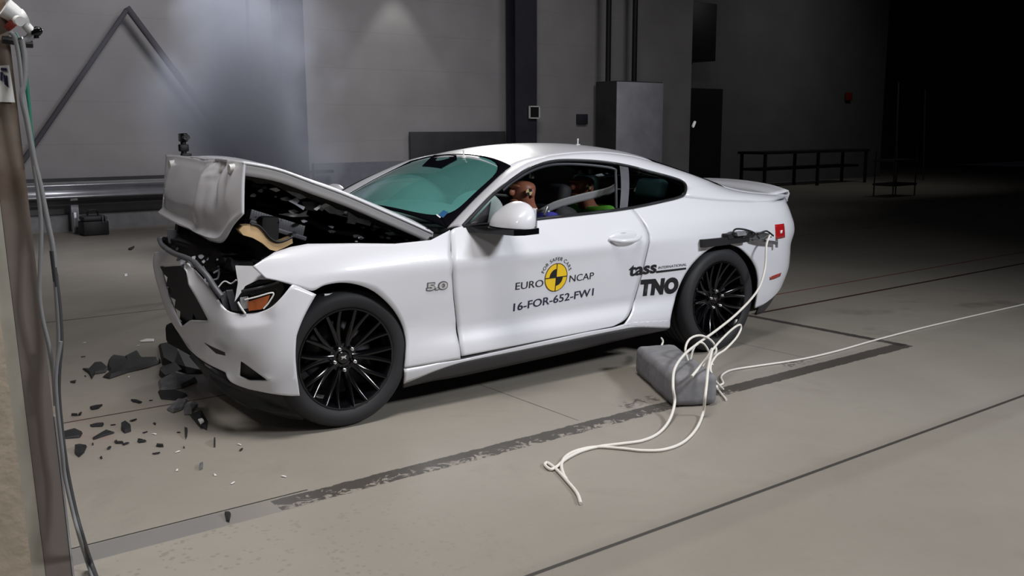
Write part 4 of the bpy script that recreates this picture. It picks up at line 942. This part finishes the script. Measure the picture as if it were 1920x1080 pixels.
slab('concrete_block', -2.6, -1.510, .024, -1.78, 1.3, 2.6, 'conc')
slab('facing_rim', -1.391, -1.385, .024, -1.752, 1.3, .55, 'galv')
def bq(pts, m, name, y=-1.446): 
    bm = bmesh.new(); add_prism(bm, [U(x, yy, Y=y)-t.location for x, yy in pts], (0, -.002, 0)); return bm_obj(name, bm, m, t)
def bf(pts, m, name): return bq(pts, m, name, -1.757)
bf([(-12, 124), (17, 122), (28, 192), (-4, 191)], 'white', 'warning_label')
bf([(1, 127), (12, 128), (13, 134), (1, 132)], 'navy', 'label_print', ); bf([(0, 135), (5, 136), (4, 152), (0, 150)], 'navy', 'label_print'); bf([(6, 140), (9, 141), (14, 163), (8, 158)], 'navy', 'label_print'); bf([(10, 141), (13, 142), (16, 165), (13, 162)], 'navy', 'label_print')
for o in [o for o in t.children if o.name.startswith('label_print')]: o.location.y -= .003; 
lab = [o for o in t.children if o.name.startswith('warning_label')][0]
for o in [o for o in t.children if o.name.startswith('label_print')]: o.parent = lab
# clamp-on light and bracket at the top of the barrier
c0 = U(40, 45, Y=-1.77); t2 = thing('sensor_lamp', 'small white lamp head on black clamp at the top of the barrier', 'lamp', c0)
def lb(x, y, d=0.): return U(x, y, Y=-1.77+d)-c0
bm = bmesh.new(); add_tube(bm, [lb(8, 14), lb(20, 22), lb(36, 33), lb(48, 30)], lambda q: .030-.008*q, 14, 4); bm_obj('lamp_body', bm, 'white', t2)
bm = bmesh.new(); add_cyl(bm, lb(33, 38, -.03), lb(38, 40, -.05), .014); bm_obj('lamp_knob', bm, 'white', t2)
bm = bmesh.new(); add_cyl(bm, lb(47, 46), lb(60, 60), .013); bm_obj('lamp_socket', bm, 'white', t2)
bm = bmesh.new(); add_cyl(bm, lb(58, 62), lb(72, 58), .014); add_cyl(bm, lb(63, 55), lb(66, 72), .011); add_sph(bm, lb(72, 58), (.012, .012, .012)); bm_obj('clamp_head', bm, 'gloss_black', t2)
bm = bmesh.new(); add_tube(bm, [lb(4, 74), lb(30, 78), lb(45, 82), lb(61, 83)], .011, 8, 4); bm_obj('clamp_arm', bm, 'black', t2)
bm = bmesh.new(); add_tube(bm, [lb(40, 78), lb(52, 74), lb(60, 66)], .012, 8, 4); add_cyl(bm, lb(38, 70), lb(41, 76), .010); bm_obj('arm_joint', bm, 'steel', t2)
bm = bmesh.new(); add_tube(bm, [lb(14, 42), lb(22, 48), lb(26, 52)], .018, 8, 4); bm_obj('red_grip', bm, 'redm', t2)
q = -1.80
cable('grey-white cable hanging straight from the lamp clamp down the barrier edge', [Yb(19, 60, q), Yb(28, 72, q), Yb(36, 110, q), Yb(42, 165, q), Yb(48, 205, q), Yb(55, 245, q), Yb(62, 300, q), Yb(69, 345, q), Yb(76, 400, q), Yb(77, 450, q), Yb(75, 510, q), Yb(74, 555, q), Yb(80, 600, q), Yb(92, 650, q), Yb(100, 700, q), Yb(104, 760, q)], .0065, 'cableg')
cable('pale cable bowing outward between barrier and car', [Yb(41, 75, q), Yb(46, 110, q), Yb(46, 150, q), Yb(41, 182, q), Yb(50, 225, q), Yb(60, 280, q), Yb(66, 310, q), Yb(76, 350, q), Yb(90, 420, q), Yb(99, 465, q), Yb(104, 520, q), Yb(109, 590, q), Yb(111, 640, q), Yb(108, 700, q)], .008, 'cableg')
cable('green cable hanging behind the pale ones at the barrier top', [Yb(27, 62, q+.03), Yb(36, 82, q+.03), Yb(42, 110, q+.03), Yb(48, 140, q+.03), Yb(53, 190, q+.03), Yb(58, 250, q+.03), Yb(66, 310, q+.03)], .0065, 'cablegr')
cable('black cable running down the barrier foot onto the floor', [Yb(98, 470, q), Yb(104, 520, q), Yb(111, 580, q), Yb(114, 640, q), Yb(110, 690, q), Yb(109, 740, q), Yb(114, 800, q), Yb(120, 850, q), Yb(127, 895, q), Yb(141, 960, q-.02), Yb(155, 1010, q-.04), Z(170, 1055, .03), Z(186, 1100), Z(200, 1150)], .0085, 'cabled')
cable('grey twin cable lying beside the black one at the barrier foot', [Yb(114, 640, q-.02), Yb(105, 700, q-.02), Yb(107, 760, q-.02), Yb(117, 850, q-.02), Yb(122, 895, q-.02), Yb(137, 962, q-.04), Yb(150, 1010, q-.06), Z(164, 1055, .03), Z(180, 1100), Z(194, 1150)], .006, 'cableg')
# ------------------------------------------------------------------ back of the hall
def box_thing(name, label, cat, x0, x1, y0, y1, z0, z1, m, bev=.01, group=None):
    bm = bmesh.new(); c = Vector(((x0+x1)/2, (y0+y1)/2, z0)); add_box(bm, Vector((0, 0, (z1-z0)/2)), (x1-x0, y1-y0, z1-z0), bev=bev)
    o = bm_obj(name, bm, m); o.location = c; return tag(o, label, cat, group)
structure(panel('baseboard_plinth', (8.0, WY-.05, .44), (5.9, .10, .88), mat('plinth_blue_grey', (.20, .21, .25), .6, var=.1)))
def column(x0, x1, label):
    t = thing('steel_column', label, 'column', ((x0+x1)/2, WY-.25, 0)); w = (x1-x0)
    for nm, cx, cy, sx, sy in (('flange', 0, -.12, w, .03), ('flange', 0, .17, w, .03), ('web', 0, .02, .03, .30)):
        bm = bmesh.new(); add_box(bm, Vector((cx, cy, 3.5)), (sx, sy, 7)); bm_obj(nm, bm, 'pillar', t)
column(4.43, 4.83, 'dark blue-grey steel column behind the folded hood, left of two')
column(9.15, 9.66, 'black steel column behind the car roof, right of two')
box_thing('cable_duct', 'pale grey vertical duct beside the left steel column', 'duct', 4.02, 4.36, WY-.15, WY-.002, 0, 7, 'wall')
def brace(a, b, r, label):
    bm = bmesh.new(); add_cyl(bm, U(*a, Y=9.75), U(*b, Y=9.75), r, n=12); o = bm_obj('diagonal_brace', bm, 'brace'); tag(o, label, 'brace'); return reloc(o, U(*a, Y=9.75))
brace((238, 18), (42, 304), .035, 'thin steel brace slanting down to the left across the hall wall')
brace((238, 14), (458, 308), .048, 'thick steel brace slanting down to the right behind the folded hood')
t = thing('guard_rail', 'long grey double-ridged rail along the wall left of the car', 'rail', (2.2, 9.6, 0))
G = []
for i in range(2):
    x = -2.0+6.0*i; G.append([Vector((x-2.2, -.0+yy, z)) for yy, z in ((.10, .70), (.0, .70), (-.03, .685), (-.03, .67), (.05, .645), (.06, .59), (.05, .545), (-.03, .525), (-.03, .505), (0, .49), (.10, .49))])
sheet('rail_beam', G, 'galv', t, .006, out=(0, -1, 0), ang=20)
bm = bmesh.new(); add_box(bm, Vector((-1.2+1.3, .12, .75)), (6, .10, .05)); bm_obj('top_board', bm, 'darkmetal', t)
bm = bmesh.new(); add_box(bm, Vector((-1.2+1.3, .14, .42)), (6, .10, .06)); bm_obj('lower_board', bm, 'darkmetal', t)
for x in (-1.0, .9, 2.6-2.2+1.3): bm = bmesh.new(); add_box(bm, Vector((x, .18, .35)), (.10, .10, .7)); bm_obj('post', bm, 'galv', t)
box_thing('wall_board', 'dark grey flat board against the wall behind the car roof', 'board', 6.95, 9.10, WY-.12, WY-.06, .5, 1.40, 'darkmetal')
t = thing('sign_frame', 'small square white frame with black centre on the black column', 'sign', (9.56, WY-.42, 1.66))
bm = bmesh.new(); add_box(bm, Vector((0, 0, .1)), (.22, .02, .2)); bm_obj('plate', bm, 'black', t)
for cx, cz, sx, sz in ((-.12, .1, .025, .235), (.12, .1, .025, .235), (0, -.01, .24, .022), (0, .21, .24, .022)):
    bm = bmesh.new(); add_box(bm, Vector((cx, -.01, cz)), (sx, .025, sz)); bm_obj('frame', bm, 'white', t)
box_thing('junction_box', 'small grey junction box on the wall left of the steel cabinet', 'box', 11.0, 11.28, WY-.06, WY, 1.53, 1.74, 'pillar')
t = thing('steel_cabinet', 'tall brushed steel cabinet standing against the back wall', 'cabinet', (12.13, 9.6, 0))
bm = bmesh.new(); add_box(bm, Vector((0, 0, 1.2)), (1.34, .62, 2.4), bev=.01); bm_obj('body', bm, 'darkmetal', t)
bm = bmesh.new(); add_box(bm, Vector((0, -.32, 1.2)), (1.33, .02, 2.36), bev=.004); bm_obj('door', bm, mat('brushed_steel', (.80, .81, .92), .36, metal=.3, var=.2, vscale=2), t)
for px_, lb_ in ((1140, 'thin black pipe rising from the left side of the steel cabinet'), (1189, 'thin black pipe rising from the middle of the steel cabinet top')):
    p = U(px_, 140, Y=9.62); bm = bmesh.new(); add_cyl(bm, (0, 0, 2.38), (0, 0, 7), .055, n=14); o = bm_obj('vertical_pipe', bm, 'black'); o.location = (p.x, p.y, 0); tag(o, lb_, 'pipe')
# dark end of the hall
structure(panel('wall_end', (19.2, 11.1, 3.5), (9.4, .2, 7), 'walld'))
structure(panel('door_1', (15.9, 10.97, 1.2), (1.5, .06, 2.4), 'black'))
box_thing('upper_cabinet', 'black box hanging high on the dark end wall', 'box', 14.5, 15.6, 10.3, 10.98, 3.0, 4.3, 'black')
box_thing('fire_sign', 'tiny red sign on the dark wall at the right', 'sign', 21.9, 22.15, 10.90, 10.98, 2.2, 2.42, mat('red_sign', (.22, .015, .01), .5))
for px_, y0, y1, lb_ in ((1685, 155, 192, 'short thin glinting metal rod in the dark, left of the two'), (1735, 168, 228, 'long thin glinting metal rod in the dark, right of the two')):
    a, b_ = U(px_, y0, Y=9.0), U(px_-4, y1+110, Y=9.0); bm = bmesh.new(); add_cyl(bm, a, Vector((b_.x, b_.y, 0)), .02, n=10); o = bm_obj('metal_rod', bm, 'darkmetal'); tag(o, lb_, 'rod'); reloc(o, (b_.x, b_.y, 0))
t = thing('equipment_trolley', 'low dark trolley with two shelves in the far right dark', 'trolley', (16.7, 6.2, 0))
for z in (.25, .75): bm = bmesh.new(); add_box(bm, Vector((0, 0, z)), (.9, .5, .05), bev=.01); bm_obj('shelf', bm, 'pillar', t)
for x in (-.42, .42):
    for y in (-.22, .22): bm = bmesh.new(); add_cyl(bm, (x, y, 0), (x, y, .95), .015); bm_obj('leg', bm, 'darkmetal', t)
t = thing('work_bench', 'long dark bench at the foot of the dark end wall', 'bench', (18.6, 9.8, 0))
bm = bmesh.new(); add_box(bm, Vector((0, 0, .85)), (4.4, .8, .06)); bm_obj('top', bm, 'black', t)
bm = bmesh.new(); add_box(bm, Vector((0, .1, .45)), (4.2, .5, .06)); bm_obj('shelf', bm, 'black', t)
for x in (-2.1, 0, 2.1):
    for y in (-.35, .35): bm = bmesh.new(); add_box(bm, Vector((x, y, .41)), (.06, .06, .82)); bm_obj('leg', bm, 'black', t)
# things on the floor by the wall
t = thing('tool_case', 'black tool case with arched handle on the floor near the wall', 'case', (1.30, 9.15, 0))
bm = bmesh.new(); add_box(bm, Vector((0, 0, .10)), (.34, .30, .20), bev=.02); bm_obj('case_body', bm, 'black', t)
bm = bmesh.new(); add_box(bm, Vector((0, 0, .235)), (.32, .28, .07), bev=.03); bm_obj('lid', bm, 'darkmetal', t)
bm = bmesh.new(); add_tube(bm, [(-.07, 0, .26), (-.06, 0, .33), (0, 0, .345), (.06, 0, .33), (.07, 0, .26)], .013, 8); bm_obj('handle', bm, 'black', t)
for x in (.09, .13): bm = bmesh.new(); add_box(bm, Vector((x, -.15, .22)), (.022, .03, .10), bev=.006); bm_obj('latch', bm, 'greyplastic', t)
p = Z(90, 424, 0); t = thing('wire_crate', 'grey open-framed crate on the floor behind the barrier cables', 'crate', (p.x, p.y, 0))
for x in (-.18, .18):
    for y in (-.12, .12): bm = bmesh.new(); add_box(bm, Vector((x, y, .13)), (.025, .025, .26)); bm_obj('upright', bm, 'galv', t)
for z in (.02, .25): bm = bmesh.new(); add_box(bm, Vector((0, -.12, z)), (.36, .02, .02)); add_box(bm, Vector((0, .12, z)), (.36, .02, .02)); bm_obj('rail', bm, 'galv', t)
bm = bmesh.new(); add_box(bm, Vector((.02, 0, .08)), (.28, .2, .14), bev=.01); bm_obj('content', bm, 'darkmetal', t)
box_thing('floor_post', 'short pale post standing left of the tool case', 'post', 1.11, 1.17, 9.45, 9.51, 0, .30, 'galv')
p = U(345, 290, Y=3.0); t = thing('tripod_camera', 'black camera on tripod peeking above the folded hood', 'camera', (p.x, p.y, 0))
bm = bmesh.new(); add_box(bm, Vector((0, 0, 1.385)), (.05, .10, .07), bev=.008); bm_obj('camera_body', bm, 'gloss_black', t)
bm = bmesh.new(); add_cyl(bm, (0, -.05, 1.385), (0, -.10, 1.385), .025); bm_obj('lens', bm, 'gloss_black', t)
bm = bmesh.new(); add_box(bm, Vector((0, 0, 1.30)), (.075, .06, .06), bev=.01); add_cyl(bm, (0, 0, 1.20), (0, 0, 1.35), .022); add_box(bm, Vector((.01, -.02, 1.24)), (.08, .05, .03), bev=.006); bm_obj('tripod_head', bm, 'black', t)
for a in (.3, .3+2.09, .3+4.19): bm = bmesh.new(); add_cyl(bm, (0, 0, 1.2), (.22*math.cos(a), .22*math.sin(a), 0), .014); bm_obj('leg', bm, 'black', t)
# ------------------------------------------------------------------ debris
def shard(pts, label, m='shard', h=.03, z=.004, name='debris_shard', group=None, tilt=.02, seed=0):
    P = [U(x, y, Z=z) for x, y in pts]; rr = random.Random(seed or int(pts[0][0]*7+pts[0][1])); c = sum(P, Vector())/len(P)
    bm = bmesh.new(); base = [bm.verts.new(p) for p in P]; top = [bm.verts.new(p.lerp(c, .12)+Vector((0, 0, h*.55*rr.uniform(.2, 1)))) for p in P]
    n = len(P); bm.faces.new(base[::-1]); ct = bm.verts.new(c+Vector((0, 0, h*.45)))
    for i in range(n): bm.faces.new((base[i], base[(i+1) % n], top[(i+1) % n], top[i])); bm.faces.new((top[i], top[(i+1) % n], ct))
    o = bm_obj(name, bm, m, None, 20); tag(o, label, 'debris', group); return reloc(o, (c.x, c.y, 0))
shard([(204, 675), (210, 668), (234, 668), (236, 671), (258, 658), (265, 670), (270, 675), (300, 673), (302, 680), (275, 690), (240, 698), (205, 710), (192, 707), (206, 697), (200, 690)], 'long black torn plastic sheet on the floor left of the bumper', h=.05)
shard([(154, 692), (163, 696), (178, 682), (192, 681), (204, 690), (198, 698), (178, 701), (172, 711), (166, 700)], 'black clawed plastic scrap at the left end of the torn sheet', h=.03)
shard([(297, 648), (325, 645), (340, 656), (362, 650), (380, 700), (350, 700), (325, 690), (304, 684)], 'dark angular panel on the floor directly under the bumper nose', h=.10)
shard([(296, 716), (330, 704), (366, 706), (370, 716), (340, 728), (300, 735)], 'grey shiny layered plastic strip under the bumper', 'shardg', h=.06)
shard([(300, 690), (330, 686), (345, 700), (310, 712), (298, 704)], 'dark broken fin between black panel and grey strip', h=.07)
shard([(296, 735), (330, 735), (352, 742), (330, 750), (302, 748)], 'flat dark shard below the grey strip', h=.04)
shard([(312, 768), (335, 752), (352, 750), (342, 768), (325, 774)], 'grey pointed shard left of the white fragment', 'shardg', h=.04)
shard([(345, 765), (362, 753), (372, 758), (360, 777), (345, 777)], 'grey slab shard touching the white fragment', 'shardg', h=.05)
shard([(356, 778), (378, 772), (390, 790), (388, 806), (372, 798)], 'dark wedge beneath the small white fragment', h=.04)
shard([(371, 787), (379, 785), (383, 791), (376, 796)], 'small white square fragment on dark debris', 'white', h=.03, z=.03)
shard([(120, 808), (140, 805), (155, 812), (150, 820), (122, 822)], 'black flat scrap at the barrier foot', h=.03)
shard([(140, 842), (150, 836), (163, 837), (158, 848), (148, 857), (140, 850)], 'black round lump alone on the pale floor near the barrier', h=.05)
shard([(227, 800), (235, 795), (245, 798), (246, 808), (234, 812), (227, 806)], 'dark block-like lump beside the reddish stain', h=.05)
shard([(173, 822), (200, 808), (216, 811), (196, 817), (176, 824)], 'long thin black splinter left of the lump', h=.02)
shard([(168, 797), (182, 793), (195, 795), (192, 799), (172, 800)], 'small black leaf-shaped scrap near the barrier cables', h=.02)
shard([(168, 765), (180, 760), (193, 759), (184, 766), (172, 768)], 'black curled scrap on the dark floor seam', h=.03)
shard([(245, 750), (256, 749), (267, 754), (262, 756), (248, 753)], 'thin black sliver above the dark floor seam', h=.02)
shard([(346, 808), (352, 807), (351, 818), (348, 824)], 'small upright black chip right of the white fragment', h=.05)
shard([(401, 825), (404, 824), (404, 838), (401, 838)], 'thin upright black chip in front of the front wheel', h=.06)
shard([(374, 872), (381, 870), (380, 878), (374, 881)], 'small grey chip nearest the camera on the pale floor', 'shardg', h=.03)
shard([(262, 639), (275, 635), (289, 636), (288, 640), (264, 641)], 'flat white flake on the floor left of the bumper', 'white', h=.01)
shard([(240, 468), (252, 462), (252, 464), (246, 469)], 'black splinter far back on the floor between case and car', h=.03)
shard([(233, 514), (238, 513), (239, 517), (234, 518)], 'tiny white flake on the floor halfway to the wall', 'white', h=.01)
shard([(421, 963), (429, 960), (433, 965), (430, 979), (424, 976)], 'small dark chip lying on the grey painted strip', h=.02)
shard([(131, 715), (143, 713), (141, 718), (133, 717)], 'small dark flake left of the clawed scrap', h=.01)
rnd = random.Random(21); spots = [(217, 829), (225, 832), (263, 826), (266, 830), (293, 852), (174, 834), (190, 860), (160, 706), (156, 670), (283, 752), (150, 778), (250, 790), (290, 796), (345, 840), (452, 845), (140, 780), (300, 838), (205, 842), (236, 834), (335, 812), (272, 812), (212, 798)]
first = None
for k, (x, y) in enumerate(spots):
    if first is None:
        first = shard([(x-3, y-1), (x+2, y-2.5), (x+3.5, y+1), (x, y+2.5)], 'tiny dark chip scattered on the floor near the bumper', h=.015, name='debris_chip', group='tiny dark chips on the floor'); continue
    o = first.copy(); COL.objects.link(o); p = Z(x, y, 0); o.location = p; o.rotation_euler = (0, 0, rnd.uniform(0, 6)); s_ = rnd.uniform(.5, 1.3); o.scale = (s_, s_, s_)
rnd = random.Random(3); f0 = None
for k in range(14):
    x, y = rnd.uniform(130, 560), rnd.uniform(640, 930)
    if 300 < x < 560 and y < 820: continue
    if f0 is None: f0 = shard([(x-2, y-1), (x+1.5, y-1.5), (x+2, y+1), (x, y+1.5)], 'tiny white flake scattered on the floor near the bumper', 'white', h=.008, name='debris_flake', group='tiny white flakes on the floor'); continue
    o = f0.copy(); COL.objects.link(o); o.location = Z(x, y, 0); o.rotation_euler = (0, 0, rnd.uniform(0, 6))
p = U(1301, 233, Y=.6); bm = bmesh.new(); jag(bm, (0, 0, 0), (.012, .008, .028), 4.4, amp=.3); o = bm_obj('flying_fragment', bm, 'white'); o.location = p; o.rotation_euler = (.2, .5, .3); tag(o, 'small white fragment flying through the air above the car', 'debris')
# ------------------------------------------------------------------ smoke drifting behind the hood
def smoke(name, c, r, dens, sc, thr, label, seed):
    M = bpy.data.materials.new('smoke'); M.use_nodes = True; nt = M.node_tree; nt.nodes.clear(); L = nt.links
    out = nt.nodes.new('ShaderNodeOutputMaterial'); pv = nt.nodes.new('ShaderNodeVolumePrincipled')
    pv.inputs['Color'].default_value = (.80, .84, 1.0, 1); pv.inputs['Anisotropy'].default_value = .1
    tc = nt.nodes.new('ShaderNodeTexCoord'); n = nt.nodes.new('ShaderNodeTexNoise'); n.inputs['Scale'].default_value = sc; n.inputs['Detail'].default_value = 3; n.noise_dimensions = '4D'; n.inputs['W'].default_value = seed
    L.new(tc.outputs['Object'], n.inputs['Vector'])
    vl = nt.nodes.new('ShaderNodeVectorMath'); vl.operation = 'LENGTH'; L.new(tc.outputs['Object'], vl.inputs[0])
    fall = math_node(nt, 'SUBTRACT', 1.0, vl.outputs['Value'], clamp=True)
    fall = math_node(nt, 'POWER', fall, 1.0)
    nn = math_node(nt, 'MULTIPLY_ADD', math_node(nt, 'SUBTRACT', n.outputs['Fac'], thr), 3.5, 0., True)
    L.new(math_node(nt, 'MULTIPLY', math_node(nt, 'MULTIPLY', nn, fall), dens), pv.inputs['Density']); L.new(pv.outputs[0], out.inputs['Volume'])
    bm = bmesh.new(); bmesh.ops.create_icosphere(bm, subdivisions=3, radius=1); me = bpy.data.meshes.new(name); bm.to_mesh(me); bm.free()
    o = link(name, me, None, M); o.location = c; o.scale = r; tag(o, label, 'smoke'); o['kind'] = 'stuff'
smoke('smoke', U(465, 175, Y=6.0), (1.4, 1.3, 1.7), 8.0, 1.2, .42, 'bluish smoke cloud drifting in front of the wall behind the hood', 2.0)
smoke('smoke', U(190, 90, Y=8.2), (1.3, 1.0, 1.2), .6, 1.3, .42, 'faint thin smoke haze at the upper left before the wall', 7.0)

bm = bmesh.new(); a = U(487, 240, Y=9.9); add_cyl(bm, (0, 0, a.z), (0, 0, 7), .018, n=8); o = bm_obj('conduit', bm, 'brace'); o.location = (a.x, 9.9, 0); tag(o, 'thin conduit running down the wall left of the pale duct', 'pipe')
a = U(498, 282, Y=9.84); t = thing('socket_box', 'pale socket box with cables low on the wall behind the hood', 'socket', (a.x, 9.93, a.z))
bm = bmesh.new(); add_box(bm, Vector((0, -.02, .13)), (.26, .10, .30), bev=.02); bm_obj('case', bm, 'wall', t)
bm = bmesh.new(); add_box(bm, Vector((.02, -.08, .10)), (.12, .04, .14), bev=.01); bm_obj('plug', bm, 'brace', t)
for k in (0, .05): bm = bmesh.new(); add_tube(bm, [(.0+k, -.10, .05), (.03+k, -.14, -.10), (.10+k, -.10, -.35), (.10+k, -.06, -.60)], .014, 6); bm_obj('lead', bm, 'galv', t)
